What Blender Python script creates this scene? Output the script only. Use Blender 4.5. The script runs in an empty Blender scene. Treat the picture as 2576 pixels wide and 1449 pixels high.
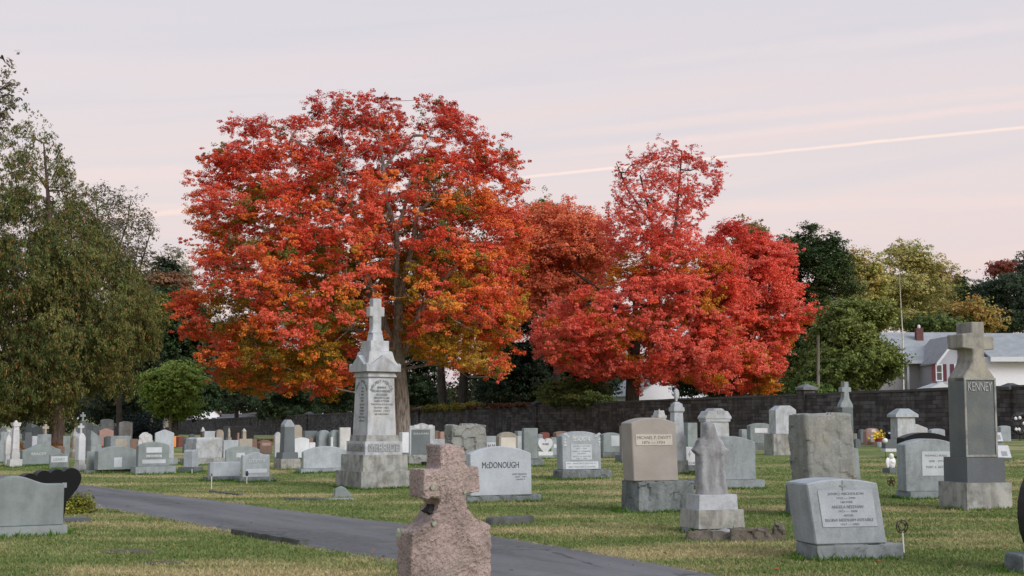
import bpy, bmesh, math, random
import numpy as np
from mathutils import Vector, Matrix, noise as mnoise

# ------------------------------------------------------------------ camera
SC = bpy.context.scene
COL = SC.collection
F = 3539.0                      # focal length in reference pixels (frame 2576 x 1449)
EYE = 1.6
TH = math.atan(325.5 / F)
cam_d = bpy.data.cameras.new("camera"); cam = bpy.data.objects.new("camera", cam_d)
COL.objects.link(cam); SC.camera = cam
cam.location = (0, 0, EYE)
cam.rotation_euler = (math.pi / 2 + TH, 0, 0)
cam_d.sensor_fit = 'HORIZONTAL'; cam_d.sensor_width = 36.0
cam_d.lens = 36.0 * F / 2576.0
cam_d.clip_start = 0.1; cam_d.clip_end = 5000
SC.render.resolution_x = 1024; SC.render.resolution_y = 576
SC.view_settings.view_transform = 'Standard'; SC.view_settings.look = 'None'
SC.view_settings.exposure = 0.0; SC.view_settings.gamma = 1.0

def cdir(px, py):
    u = (px - 1288) / F; v = (724.5 - py) / F
    return Vector((u, math.cos(TH) - v * math.sin(TH), math.sin(TH) + v * math.cos(TH)))
def at(px, py, Y):
    d = cdir(px, py); s = Y / d.y
    return Vector((d.x * s, Y, EYE + d.z * s))

# ------------------------------------------------------------------ world
W = bpy.data.worlds.new("World"); SC.world = W; W.use_nodes = True
nt = W.node_tree; nt.nodes.clear(); L = nt.links.new
def wn(t, **k):
    n = nt.nodes.new(t)
    for a, b in k.items(): setattr(n, a, b)
    return n
def wmath(op, a, b=None, c=None):
    n = wn('ShaderNodeMath', operation=op)
    for i, v in enumerate((a, b, c)):
        if v is None: continue
        if isinstance(v, (int, float)): n.inputs[i].default_value = v
        else: L(v, n.inputs[i])
    return n.outputs[0]
def wmap(v, a, b, c=0.0, d=1.0, smooth=True):
    n = wn('ShaderNodeMapRange'); n.interpolation_type = 'SMOOTHSTEP' if smooth else 'LINEAR'
    L(v, n.inputs[0])
    for i, q in zip((1, 2, 3, 4), (a, b, c, d)): n.inputs[i].default_value = q
    return n.outputs[0]
def wmix(f, a, b):
    n = wn('ShaderNodeMix', data_type='RGBA')
    for s, v in ((0, f), (6, a), (7, b)):
        if isinstance(v, (tuple, list)): n.inputs[s].default_value = (*v, 1)
        elif isinstance(v, (int, float)): n.inputs[s].default_value = v
        else: L(v, n.inputs[s])
    return n.outputs[2]
tc = wn('ShaderNodeTexCoord'); sep = wn('ShaderNodeSeparateXYZ'); L(tc.outputs['Generated'], sep.inputs[0])
DX, DY, DZ = sep.outputs
ramp = wn('ShaderNodeValToRGB'); L(wmap(DZ, -0.02, 0.5, smooth=False), ramp.inputs[0])
stops = [(0.0, (.66, .56, .61)), (0.10, (.70, .60, .645)), (0.20, (.765, .645, .655)), (0.34, (.785, .685, .695)),
         (0.47, (.755, .685, .715)), (0.60, (.69, .662, .720)), (1.0, (.50, .57, .70))]
cr = ramp.color_ramp
while len(cr.elements) < len(stops): cr.elements.new(0.5)
for e, (p, c) in zip(cr.elements, stops): e.position = p; e.color = (*c, 1)
skycol = ramp.outputs[0]
# soft streaks of thin high cloud
cmb = wn('ShaderNodeCombineXYZ'); L(wmath('MULTIPLY', DX, 1.3), cmb.inputs[0])
L(wmath('MULTIPLY', wmath('SUBTRACT', DZ, wmath('MULTIPLY', DX, 0.10)), 26.0), cmb.inputs[2]); L(wmath('MULTIPLY', DY, 0.6), cmb.inputs[1])
nz = wn('ShaderNodeTexNoise'); L(cmb.outputs[0], nz.inputs['Vector']); nz.inputs['Scale'].default_value = 1.7; nz.inputs['Detail'].default_value = 5
st = wmap(nz.outputs['Fac'], 0.47, 0.68)
st = wmath('MULTIPLY', st, wmath('MULTIPLY', wmap(DZ, 0.0, 0.10), wmap(DZ, 0.30, 0.16)))
skycol = wmix(wmath('MULTIPLY', st, 0.42), skycol, (.86, .68, .65))
st2 = wmap(nz.outputs['Fac'], 0.50, 0.33)
skycol = wmix(wmath('MULTIPLY', st2, 0.22), skycol, (.58, .61, .70))
wob = wn('ShaderNodeTexNoise'); L(tc.outputs['Generated'], wob.inputs['Vector']); wob.inputs['Scale'].default_value = 55; wob.inputs['Detail'].default_value = 3
def trail(p1, p2, w, strength, col, x0, x1, fade=0.06):
    global skycol
    n = cdir(*p1).normalized().cross(cdir(*p2).normalized()).normalized()
    d = wmath('ADD', wmath('ADD', wmath('MULTIPLY', DX, n.x), wmath('MULTIPLY', DY, n.y)), wmath('MULTIPLY', DZ, n.z))
    d = wmath('ADD', d, wmath('MULTIPLY', wmath('SUBTRACT', wob.outputs['Fac'], 0.5), w * 0.9))
    f = wmap(wmath('ABSOLUTE', d), w, w * 0.15)
    f = wmath('MULTIPLY', f, wmath('MULTIPLY', wmap(DX, x0 - fade, x0 + fade), wmap(DX, x1 + fade, x1 - fade)))
    f = wmath('MULTIPLY', f, wmath('MULTIPLY', wmap(DY, 0.0, 0.3), wmath('ADD', 0.6, wmath('MULTIPLY', wob.outputs['Fac'], 0.8))))
    skycol = wmix(wmath('MULTIPLY', f, strength), skycol, col)
trail((1320, 445), (2576, 320), 0.0016, 0.85, (1.0, .80, .72), -0.05, 0.6, 0.10)
trail((1300, 350), (2576, 225), 0.0060, 0.36, (.93, .73, .69), 0.04, 0.6)
trail((1350, 395), (2576, 262), 0.0042, 0.40, (.93, .74, .70), 0.05, 0.6)
trail((300, 545), (520, 528), 0.0030, 0.75, (.96, .74, .68), -0.33, -0.10, 0.05)
trail((200, 520), (520, 522), 0.0040, 0.35, (.92, .72, .68), -0.33, -0.10, 0.05)
trail((200, 440), (520, 436), 0.0080, 0.35, (.90, .72, .69), -0.33, -0.10, 0.06)
trail((1800, 520), (2576, 505), 0.0080, 0.35, (.90, .71, .67), 0.05, 0.6)
trail((1500, 170), (2576, 60), 0.0080, 0.25, (.86, .74, .74), 0.05, 0.6)
# afterglow on the side of the sky behind the camera
skycol_g = wn('ShaderNodeMix', data_type='RGBA', blend_type='MULTIPLY'); skycol_g.inputs[0].default_value = 1
L(skycol, skycol_g.inputs[6])
glow = wn('ShaderNodeCombineXYZ')
gd = wmath('ADD', wmath('MULTIPLY', DX, 0.62), wmath('MULTIPLY', DY, -0.78))      # brightest low in the west, behind and to the right
for i, q in enumerate((1.55, 1.46, 1.38)): L(wmap(gd, 0.15, 0.95, 1.0, q), glow.inputs[i])
L(glow.outputs[0], skycol_g.inputs[7])
nish = wn('ShaderNodeTexSky', sky_type='NISHITA'); nish.sun_disc = False
SUN_EL, SUN_AZ = math.radians(32), math.radians(135)      # azimuth measured from +Y (view direction) clockwise
nish.sun_elevation = math.radians(3); nish.sun_rotation = SUN_AZ
nadd = wn('ShaderNodeMix', data_type='RGBA', blend_type='ADD'); nadd.inputs[0].default_value = 0.02
L(skycol_g.outputs[2], nadd.inputs[6]); L(nish.outputs[0], nadd.inputs[7])
bg = wn('ShaderNodeBackground'); L(nadd.outputs[2], bg.inputs[0]); bg.inputs[1].default_value = 1.0
wo = wn('ShaderNodeOutputWorld'); L(bg.outputs[0], wo.inputs[0])
sl = bpy.data.lights.new("sun", 'SUN'); sl.energy = 2.35; sl.angle = math.radians(32); sl.color = (1.0, .97, .94)
so = bpy.data.objects.new("sun", sl); COL.objects.link(so)
sd = Vector((math.sin(SUN_AZ) * math.cos(SUN_EL), math.cos(SUN_AZ) * math.cos(SUN_EL), math.sin(SUN_EL)))
so.rotation_euler = sd.to_track_quat('Z', 'Y').to_euler()

# ------------------------------------------------------------------ helpers
random.seed(5)
def tag(o, label=None, cat=None, group=None, kind=None):
    if label: o["label"] = label
    if cat: o["category"] = cat
    if group: o["group"] = group
    if kind: o["kind"] = kind
    return o
def empty(name, loc, rz=0.0, **k):
    o = bpy.data.objects.new(name, None); o.empty_display_size = .2; COL.objects.link(o)
    o.location = loc; o.rotation_euler = (0, 0, rz); tag(o, **k); return o
def link_mesh(name, me, mat, parent=None, loc=None):
    o = bpy.data.objects.new(name, me); COL.objects.link(o)
    if mat is not None:
        me.materials.clear(); me.materials.append(mat)
    if parent is not None: o.parent = parent
    if loc is not None: o.location = loc
    return o
def bm_obj(name, bm, mat, parent=None, loc=None, smooth=False):
    me = bpy.data.meshes.new(name); bm.normal_update(); bm.to_mesh(me); bm.free()
    if smooth: me.polygons.foreach_set('use_smooth', [True] * len(me.polygons))
    return link_mesh(name, me, mat, parent, loc)
def prism(pts, t, bevel=0.01, y0=None):
    """outline pts (x,z) extruded along y, front at -t/2"""
    bm = bmesh.new(); y0 = -t / 2 if y0 is None else y0
    vs = [bm.verts.new((p[0], y0, p[1])) for p in pts]
    f = bm.faces.new(vs)
    r = bmesh.ops.extrude_face_region(bm, geom=[f])
    bmesh.ops.translate(bm, vec=(0, t, 0), verts=[v for v in r['geom'] if isinstance(v, bmesh.types.BMVert)])
    bmesh.ops.recalc_face_normals(bm, faces=bm.faces)
    if bevel: bev(bm, bevel)
    return bm
def bev(bm, off):
    es = [e for e in bm.edges if len(e.link_faces) == 2 and e.calc_face_angle(0) > 0.6]
    try: bmesh.ops.bevel(bm, geom=es, offset=off, segments=1, affect='EDGES', clamp_overlap=True)
    except Exception: pass
def frustum(w0, t0, w1, t1, z0, z1, bevel=0.01, cx=0.0, cy=0.0):
    bm = bmesh.new()
    b = [bm.verts.new((cx + sx * w0 / 2, cy + sy * t0 / 2, z0)) for sx, sy in ((-1, -1), (1, -1), (1, 1), (-1, 1))]
    a = [bm.verts.new((cx + sx * w1 / 2, cy + sy * t1 / 2, z1)) for sx, sy in ((-1, -1), (1, -1), (1, 1), (-1, 1))]
    bm.faces.new(b[::-1]); bm.faces.new(a)
    for i in range(4): bm.faces.new((b[i], b[(i + 1) % 4], a[(i + 1) % 4], a[i]))
    if bevel: bev(bm, bevel)
    return bm
def join(*bms):
    out = bms[0]
    for b in bms[1:]:
        me = bpy.data.meshes.new('tmp'); b.to_mesh(me); b.free(); out.from_mesh(me); bpy.data.meshes.remove(me)
    return out
def lathe(prof, n=20, cx=0, cy=0):
    bm = bmesh.new(); rings = []
    for r, z in prof:
        rings.append([bm.verts.new((cx + max(r, 1e-4) * math.cos(2 * math.pi * i / n), cy + max(r, 1e-4) * math.sin(2 * math.pi * i / n), z)) for i in range(n)])
    for a, b in zip(rings, rings[1:]):
        for i in range(n): bm.faces.new((a[i], a[(i + 1) % n], b[(i + 1) % n], b[i]))
    bm.faces.new(rings[0][::-1]); bm.faces.new(rings[-1]); return bm
def rough(bm, voxel, amp, scale=3.0, seed=0, folds=0.0, facet=0.0):
    """remesh the solid and chip its surface with noise (rock-faced stone)"""
    me = bpy.data.meshes.new('tmp'); bm.to_mesh(me); bm.free()
    o = bpy.data.objects.new('tmp', me); COL.objects.link(o)
    m = o.modifiers.new('r', 'REMESH'); m.mode = 'VOXEL'; m.voxel_size = voxel
    bpy.context.view_layer.update()
    dg = bpy.context.evaluated_depsgraph_get()
    me2 = bpy.data.meshes.new_from_object(o.evaluated_get(dg))
    bpy.data.objects.remove(o); bpy.data.meshes.remove(me)
    b = bmesh.new(); b.from_mesh(me2); bpy.data.meshes.remove(me2); b.normal_update()
    zt = max(v.co.z for v in b.verts)
    nor = [v.normal.copy() for v in b.verts]
    for v, n in zip(b.verts, nor):
        p = v.co * scale + Vector((seed * 7.3, seed * 3.1, 0))
        q = mnoise.noise(p) * .6 + mnoise.noise(p * 2.3) * .35 + abs(mnoise.noise(p * 5.1)) * .3
        # facets: snap to steps so that it looks chipped
        q += 0.35 * (round(mnoise.noise(p * 1.3 + Vector((5, 5, 5))) * 4) / 4)
        if facet:             # flat chips between sharp ridges
            dv, pv = mnoise.voronoi(p * 1.5); c_ = pv[0]; hx, hy, hz = mnoise.cell(c_ * 37.1) * 2 - 1, mnoise.cell(c_ * 51.7) * 2 - 1, mnoise.cell(c_ * 23.9) * 2 - 1
            q = q * .45 + facet * (hx * .6 + ((p * 1.5 - c_).dot(Vector((hy, hz, hx)))) * 1.3)
        if folds: q = q * .35 + folds * math.sin(v.co.x * 38 + 3 * mnoise.noise(Vector((v.co.x * 4, 0, v.co.z * 1.5))) + v.co.z * 2.0)
        v.co += n * (amp * q)
    return b
def text_mesh(s, w=None, h=None, extr=0.004):
    cu = bpy.data.curves.new('t', 'FONT'); cu.body = s; cu.size = 1; cu.resolution_u = 2
    cu.align_x = 'CENTER'; cu.extrude = 0.02; cu.offset = -0.004
    o = bpy.data.objects.new('t', cu); COL.objects.link(o)
    bpy.context.view_layer.update()
    me = bpy.data.meshes.new_from_object(o.evaluated_get(bpy.context.evaluated_depsgraph_get()))
    bpy.data.objects.remove(o); bpy.data.curves.remove(cu)
    co = np.empty(len(me.vertices) * 3, np.float32); me.vertices.foreach_get('co', co); co = co.reshape(-1, 3)
    mn = co.min(0); mx = co.max(0); c = (mn + mx) / 2; sz = mx - mn
    co -= c
    sy = (h / sz[1]) if h else w / sz[0]
    sx = (w / sz[0]) if w else sy
    out = np.stack([co[:, 0] * sx, -(co[:, 2] / 0.02) * extr, co[:, 1] * sy], 1).astype(np.float32)
    me.vertices.foreach_set('co', out.ravel()); me.update(); return me
def put_text(parent, s, x, y, z, w, h, mat, extr=0.006, name='lettering'):
    me = text_mesh(s, w, h, extr)
    return link_mesh(name, me, mat, parent, (x, y, z))

# ------------------------------------------------------------------ materials
def mat_new(name):
    m = bpy.data.materials.new(name); m.use_nodes = True; t = m.node_tree; t.nodes.clear()
    out = t.nodes.new('ShaderNodeOutputMaterial'); b = t.nodes.new('ShaderNodeBsdfPrincipled'); t.links.new(b.outputs[0], out.inputs[0])
    return m, t, b, out
class NT:
    def __init__(s, t): s.t = t
    def n(s, typ, **k):
        n = s.t.nodes.new(typ)
        for a, b in k.items(): setattr(n, a, b)
        return n
    def l(s, a, b): s.t.links.new(a, b)
    def setv(s, sock, v):
        if isinstance(v, bpy.types.NodeSocket): s.l(v, sock)
        elif isinstance(v, (tuple, list)) and len(v) == 3 and sock.type == 'RGBA': sock.default_value = (*v, 1)
        else: sock.default_value = v
    def noise(s, vec, scale, detail=4, rough_=.55):
        n = s.n('ShaderNodeTexNoise'); s.l(vec, n.inputs['Vector']); n.inputs['Scale'].default_value = scale
        n.inputs['Detail'].default_value = detail; n.inputs['Roughness'].default_value = rough_; return n.outputs['Fac']
    def mr(s, v, a, b, c=0., d=1., sm=False):
        n = s.n('ShaderNodeMapRange'); s.l(v, n.inputs[0])
        if sm: n.interpolation_type = 'SMOOTHSTEP'
        for i, q in zip((1, 2, 3, 4), (a, b, c, d)): n.inputs[i].default_value = q
        return n.outputs[0]
    def mix(s, f, a, b, mode='MIX'):
        n = s.n('ShaderNodeMix', data_type='RGBA', blend_type=mode)
        s.setv(n.inputs[0], f); s.setv(n.inputs[6], a); s.setv(n.inputs[7], b); return n.outputs[2]
    def m(s, op, a, b=None):
        n = s.n('ShaderNodeMath', operation=op); s.setv(n.inputs[0], a)
        if b is not None: s.setv(n.inputs[1], b)
        return n.outputs[0]
    def scale(s, vec, v3):
        n = s.n('ShaderNodeVectorMath', operation='MULTIPLY'); s.l(vec, n.inputs[0]); n.inputs[1].default_value = v3; return n.outputs[0]
    def vadd(s, a, b):
        n = s.n('ShaderNodeVectorMath', operation='ADD'); s.l(a, n.inputs[0]); s.setv(n.inputs[1], b); return n.outputs[0]
    def bump(s, h, strength, dist, b):
        n = s.n('ShaderNodeBump'); n.inputs['Strength'].default_value = strength; n.inputs['Distance'].default_value = dist
        s.l(h, n.inputs['Height']); s.l(n.outputs[0], b.inputs['Normal'])

def stone_mat(name, base, stain=.35, stain_col=(.07, .07, .065), warm=None, rgh=.75, bump=.25, speck=.25, lichen=0., streak=True, spec=.35):
    m, t, b, out = mat_new(name); q = NT(t)
    tc = q.n('ShaderNodeTexCoord'); oi = q.n('ShaderNodeObjectInfo')
    rv = q.n('ShaderNodeVectorMath', operation='SCALE'); rv.inputs[0].default_value = (31, 17, 23); q.l(oi.outputs['Random'], rv.inputs['Scale'])
    P = q.vadd(tc.outputs['Object'], rv.outputs[0])
    c = q.mix(q.mr(q.noise(P, 1.6, 3), .35, .7), tuple(x * .86 for x in base), tuple(min(1, x * 1.12) for x in base))
    if warm: c = q.mix(q.mr(q.noise(q.vadd(P, (9., 2., 4.)), 2.2, 4), .45, .68, 0, .8), c, warm)
    c = q.mix(q.mr(q.noise(P, 38, 2), .35, .65, 0, speck), c, tuple(x * .55 for x in base))
    c = q.mix(q.mr(q.noise(P, 70, 1), .55, .75, 0, speck), c, tuple(min(1, x * 1.5) for x in base))
    if streak:
        s1 = q.noise(q.scale(P, (4.5, 4.5, 1.0)), 1.3, 5, .6)
        c = q.mix(q.mr(s1, .44, .70, 0, stain * .8), c, stain_col)
    s2 = q.noise(P, 4.5, 6, .65)
    c = q.mix(q.mr(s2, .47, .66, 0, stain * .8), c, stain_col)
    if lichen:
        v = q.n('ShaderNodeTexVoronoi'); q.l(q.vadd(P, q.scale(tc.outputs['Object'], (.1, .1, .1))), v.inputs['Vector']); v.inputs['Scale'].default_value = 6.5
        f = q.m('MULTIPLY', q.mr(v.outputs['Distance'], .30, .18, 0, 1), q.mr(q.noise(P, 3.0, 2), .50, .58, 0, lichen))
        c = q.mix(f, c, (.36, .40, .30))
    hv = q.mr(oi.outputs['Random'], 0, 1, .88, 1.1)
    cc = q.n('ShaderNodeCombineXYZ'); [q.l(hv, cc.inputs[i]) for i in range(3)]
    c = q.mix(1.0, c, cc.outputs[0], 'MULTIPLY')
    q.l(c, b.inputs['Base Color']); b.inputs['Roughness'].default_value = rgh; b.inputs['Specular IOR Level'].default_value = spec
    if bump: q.bump(q.m('ADD', q.noise(P, 24, 5, .65), q.m('MULTIPLY', q.noise(P, 90, 2), .4)), bump, .02, b)
    return m
def plain(name, col, rgh=.6, metal=0., var=.15, scale=8., spec=.4):
    m, t, b, out = mat_new(name); q = NT(t); tc = q.n('ShaderNodeTexCoord')
    c = q.mix(q.mr(q.noise(tc.outputs['Object'], scale, 5), .3, .7), tuple(x * (1 - var) for x in col), tuple(min(1, x * (1 + var)) for x in col))
    q.l(c, b.inputs['Base Color']); b.inputs['Roughness'].default_value = rgh; b.inputs['Metallic'].default_value = metal
    b.inputs['Specular IOR Level'].default_value = spec
    return m
M = {}
M['grey'] = stone_mat('granite_grey', (.29, .325, .34), stain=.42)
M['lgrey'] = stone_mat('granite_light_grey', (.385, .425, .455), stain=.26)
M['pale'] = stone_mat('granite_pale', (.46, .50, .545), stain=.12, speck=.15)
M['ggrey'] = stone_mat('granite_green_grey', (.245, .285, .285), stain=.3, speck=.12, bump=.1)
M['curb'] = stone_mat('curb_stone', (.12, .125, .12), stain=.8, stain_col=(.05, .055, .04), bump=.8)
M['kgrey'] = stone_mat('monument_green_grey', (.135, .155, .158), stain=.35, stain_col=(.10, .105, .10), warm=(.19, .195, .17))
M['dgrey'] = stone_mat('granite_dark_grey', (.105, .12, .135), stain=.2, rgh=.45, bump=.05)
M['slate'] = stone_mat('granite_slate', (.125, .15, .16), stain=.25, rgh=.5, bump=.06)
M['black'] = stone_mat('granite_black_polished', (.009, .010, .012), stain=.0, rgh=.4, bump=0, speck=.05, spec=.15)
M['marble'] = stone_mat('marble_white', (.56, .56, .57), stain=.30, stain_col=(.20, .20, .20), warm=(.5, .49, .46))
M['white'] = stone_mat('marble_bright', (.64, .66, .69), stain=.12, stain_col=(.3, .3, .3))
M['mono'] = stone_mat('monument_granite', (.47, .50, .53), stain=.5, stain_col=(.15, .14, .14), warm=(.42, .42, .39))
M['monob'] = stone_mat('monument_base_granite', (.37, .38, .36), stain=.75, stain_col=(.085, .08, .07), warm=(.40, .385, .33))
M['rock'] = stone_mat('rock_faced_granite', (.27, .28, .265), stain=.35, warm=(.30, .29, .24), bump=.5)
M['plinth'] = stone_mat('rock_faced_plinth', (.19, .212, .218), stain=.8, stain_col=(.06, .07, .065), bump=.6)
M['pinkrock'] = stone_mat('pink_rock_granite', (.385, .295, .275), stain=.7, stain_col=(.095, .08, .068), warm=(.33, .29, .255), bump=1.0, speck=.4, lichen=.95, streak=False)
M['pink'] = stone_mat('pink_granite', (.36, .225, .19), stain=.15)
M['red'] = stone_mat('red_granite', (.16, .045, .03), stain=.1, rgh=.4)
M['brown'] = stone_mat('brown_stone', (.20, .125, .095), stain=.3)
M['beige'] = stone_mat('beige_stone', (.36, .32, .265), stain=.2)
M['tan'] = stone_mat('tan_granite', (.355, .325, .295), stain=.0, bump=.08, speck=.12, warm=(.30, .265, .235))
M['tandk'] = stone_mat('tan_granite_side', (.235, .215, .205), stain=.45, bump=.6)
M['orange'] = stone_mat('orange_stone', (.80, .30, .06), stain=.0, streak=False)
M['drape'] = stone_mat('weathered_marble', (.31, .32, .335), stain=.8, stain_col=(.10, .095, .095), warm=(.24, .235, .235), bump=.4)
M['panelw'] = stone_mat('frosted_panel', (.50, .54, .57), stain=.05, speck=.1)
M['paneld'] = stone_mat('tan_panel', (.55, .52, .46), stain=.05, speck=.1)
M['ink'] = plain('lettering_dark', (.22, .235, .245))
M['inkd'] = plain('lettering_deep', (.045, .05, .055))
M['inkl'] = plain('lettering_light', (.55, .58, .60))
M['inkm'] = plain('lettering_weathered', (.24, .255, .265))
M['inkb'] = plain('lettering_brown', (.20, .175, .15))
M['bronze'] = plain('bronze_dark', (.05, .04, .03), .5, .6)
M['bronzel'] = plain('bronze_worn', (.17, .12, .055), .5, .5)
M['rod'] = plain('white_rod', (.62, .60, .54), .5)
M['dirt'] = plain('bare_dirt', (.10, .078, .058), .95, 0, .35, 30)
M['wood'] = plain('grey_wood', (.23, .205, .175), .85, 0, .3, 20)
M['darkpot'] = plain('dark_plastic', (.02, .02, .022), .5)
M['whitep'] = plain('white_paint', (.70, .70, .70), .6, 0, .08)
M['yellow'] = plain('yellow_flowers', (.72, .52, .04), .8, 0, .3, 40)
M['redf'] = plain('red_flowers', (.35, .05, .03), .8, 0, .3, 40)
M['bluew'] = plain('pale_blue_plastic', (.55, .62, .72), .5)

def leaf_mat(name, transl=.25):
    m, t, b, out = mat_new(name); q = NT(t)
    a = q.n('ShaderNodeAttribute', attribute_name='col')
    q.l(a.outputs['Color'], b.inputs['Base Color']); b.inputs['Roughness'].default_value = .6; b.inputs['Specular IOR Level'].default_value = .25
    tr = q.n('ShaderNodeBsdfTranslucent'); q.l(a.outputs['Color'], tr.inputs[0])
    mx = q.n('ShaderNodeMixShader'); mx.inputs[0].default_value = transl
    q.l(b.outputs[0], mx.inputs[1]); q.l(tr.outputs[0], mx.inputs[2]); q.l(mx.outputs[0], out.inputs[0]); return m
M['leaf'] = leaf_mat('foliage')
def bark_mat(name, c1, c2):
    m, t, b, out = mat_new(name); q = NT(t); tc = q.n('ShaderNodeTexCoord')
    v = q.scale(tc.outputs['Object'], (5., 5., .9))
    n = q.noise(v, 1.6, 6, .65)
    q.l(q.mix(q.mr(n, .36, .62), c1, c2), b.inputs['Base Color']); b.inputs['Roughness'].default_value = .9
    q.bump(n, .8, .06, b); return m
M['bark'] = bark_mat('bark_grey_brown', (.11, .095, .08), (.38, .345, .30))
M['barkd'] = bark_mat('bark_dark', (.03, .025, .02), (.10, .08, .068))
M['barkr'] = bark_mat('bark_reddish', (.045, .03, .024), (.13, .09, .07))

# ------------------------------------------------------------------ terrain
def sstep(a, b, x): 
    t = np.clip((x - a) / (b - a), 0, 1); return t * t * (3 - 2 * t)
WA = np.array([23.6, 65.0]); WDIR = np.array([-33.6, 72.0]); WDIR /= np.linalg.norm(WDIR)
def wallX(Y): return 23.6 - (Y - 65.0) / 2.1429
def terrain(X, Y):
    X = np.asarray(X, float); Y = np.asarray(Y, float)
    lat = np.clip(wallX(Y) - X, 0, 50)
    z = sstep(28, 66, Y) * (0.6 - .0107 * (np.clip(Y, 0, 260) - 65) - .0096 * lat)
    z = z + .03 * np.sin(X * .35 + 1) * np.sin(Y * .22) * sstep(14, 24, Y)
    return z
def tz(x, y): return float(terrain(x, y))
def ghit(px, py):
    d = cdir(px, py); last = 4.0; Y = 4.0
    while Y < 400:
        s = Y / d.y
        if EYE + d.z * s <= tz(d.x * s, Y):
            lo, hi = last, Y
            for _ in range(24):
                mid = (lo + hi) / 2; s = mid / d.y
                if EYE + d.z * s <= tz(d.x * s, mid): hi = mid
                else: lo = mid
            s = hi / d.y; return Vector((d.x * s, hi, tz(d.x * s, hi)))
        last = Y; Y *= 1.01
    s = 400 / d.y; return Vector((d.x * s, 400, 0))

def grass_color(q, P):
    """living green, mown straw patches and a few bare spots, from world position"""
    S = q.scale(P, (.17, .42, .2))
    n1 = q.noise(S, 1.1, 6, .6); n2 = q.noise(q.vadd(P, (40., 10., 0.)), .9, 5, .65); n3 = q.noise(P, 9., 4, .7); n4 = q.noise(P, 45., 3, .7)
    g = q.mix(q.mr(n2, .35, .65), (.095, .160, .042), (.185, .235, .080))
    g = q.mix(q.mr(n3, .42, .62, 0, .40), g, (.33, .30, .13))
    f = q.m('ADD', q.m('MULTIPLY', q.m('SUBTRACT', n3, .5), .20), n1)
    c = q.mix(q.mr(f, .485, .62, 0, .84), g, (.47, .385, .215))
    c = q.mix(q.mr(n4, .40, .68, 0, .30), c, (.045, .065, .02))
    return c, n3, n4, n1
m, t, b, out = mat_new('lawn'); q = NT(t); geo = q.n('ShaderNodeNewGeometry')
c, n3, n4, n1 = grass_color(q, geo.outputs['Position'])
q.l(c, b.inputs['Base Color']); b.inputs['Roughness'].default_value = .95; b.inputs['Specular IOR Level'].default_value = .1
q.bump(q.m('ADD', n4, n3), .6, .05, b); M['lawn'] = m
m, t, b, out = mat_new('grass_blades'); q = NT(t); geo = q.n('ShaderNodeNewGeometry')
c, n3, n4, n1 = grass_color(q, geo.outputs['Position']); a = q.n('ShaderNodeAttribute', attribute_name='col')
c = q.mix(1.0, c, a.outputs['Color'], 'MULTIPLY')
q.l(c, b.inputs['Base Color']); b.inputs['Roughness'].default_value = .8; b.inputs['Specular IOR Level'].default_value = .15
tr = q.n('ShaderNodeBsdfTranslucent'); q.l(c, tr.inputs[0]); mx = q.n('ShaderNodeMixShader'); mx.inputs[0].default_value = .3
q.l(b.outputs[0], mx.inputs[1]); q.l(tr.outputs[0], mx.inputs[2]); q.l(mx.outputs[0], out.inputs[0]); M['blades'] = m

def axis(breaks):
    r = []
    for a, b_, n in breaks: r += list(np.linspace(a, b_, n, endpoint=False))
    return np.array(r + [breaks[-1][1]])
xs = axis([(-1500, -160, 12), (-160, -60, 20), (-60, 60, 160), (60, 160, 20), (160, 1500, 12)])
ys = axis([(-60, 8, 10), (8, 70, 120), (70, 300, 90), (300, 3000, 20)])
XX, YY = np.meshgrid(xs, ys); ZZ = terrain(XX, YY)
def grid_mesh(name, XX, YY, ZZ):
    ny, nx = XX.shape; co = np.stack([XX, YY, ZZ], -1).reshape(-1, 3).astype(np.float32)
    i = np.arange(ny * nx).reshape(ny, nx)
    q4 = np.stack([i[:-1, :-1], i[:-1, 1:], i[1:, 1:], i[1:, :-1]], -1).reshape(-1, 4)
    return np_mesh(name, co, q4)
def np_mesh(name, co, faces, col=None, smooth=False):
    me = bpy.data.meshes.new(name); n, k = faces.shape
    me.vertices.add(len(co)); me.vertices.foreach_set('co', np.ascontiguousarray(co, np.float32).ravel())
    me.loops.add(n * k); me.loops.foreach_set('vertex_index', faces.astype(np.int32).ravel())
    me.polygons.add(n); me.polygons.foreach_set('loop_start', np.arange(0, n * k, k, dtype=np.int32))
    if smooth: me.polygons.foreach_set('use_smooth', np.ones(n, bool))
    me.update(calc_edges=True)
    if col is not None:
        a = me.color_attributes.new('col', 'FLOAT_COLOR', 'POINT')
        c4 = np.concatenate([col, np.ones((len(col), 1))], 1).astype(np.float32); a.data.foreach_set('color', c4.ravel())
    return me
g = link_mesh('lawn_ground', grid_mesh('lawn_ground', XX, YY, ZZ), M['lawn'])
g.data.polygons.foreach_set('use_smooth', [True] * len(g.data.polygons)); tag(g, kind='structure')

# cemetery drive: both edges read off the ground
far_e = [(-260, 1189), (0, 1196.5), (60, 1203), (120, 1209), (188, 1218), (320, 1234), (427, 1247), (550, 1262), (700, 1283), (850, 1301), (1000, 1318), (1245, 1352), (1500, 1395), (1800, 1449), (2060, 1502), (2400, 1590)]
near_e = [(-330, 1203), (-120, 1214), (40, 1236), (130, 1256), (224, 1273), (320, 1288), (427, 1307), (550, 1331), (655, 1350), (760, 1374), (995, 1411), (1180, 1447), (1290, 1470), (1500, 1520), (1750, 1590), (2000, 1690)]
def resample(pts, n):
    P = np.array([ghit(*p)[:2] for p in pts]); s = np.r_[0, np.cumsum(np.linalg.norm(np.diff(P, axis=0), axis=1))]
    u = np.linspace(0, s[-1], n); return np.stack([np.interp(u, s, P[:, 0]), np.interp(u, s, P[:, 1])], 1)
NR = 180; FE = resample(far_e, NR); NE = resample(near_e, NR)
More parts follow.
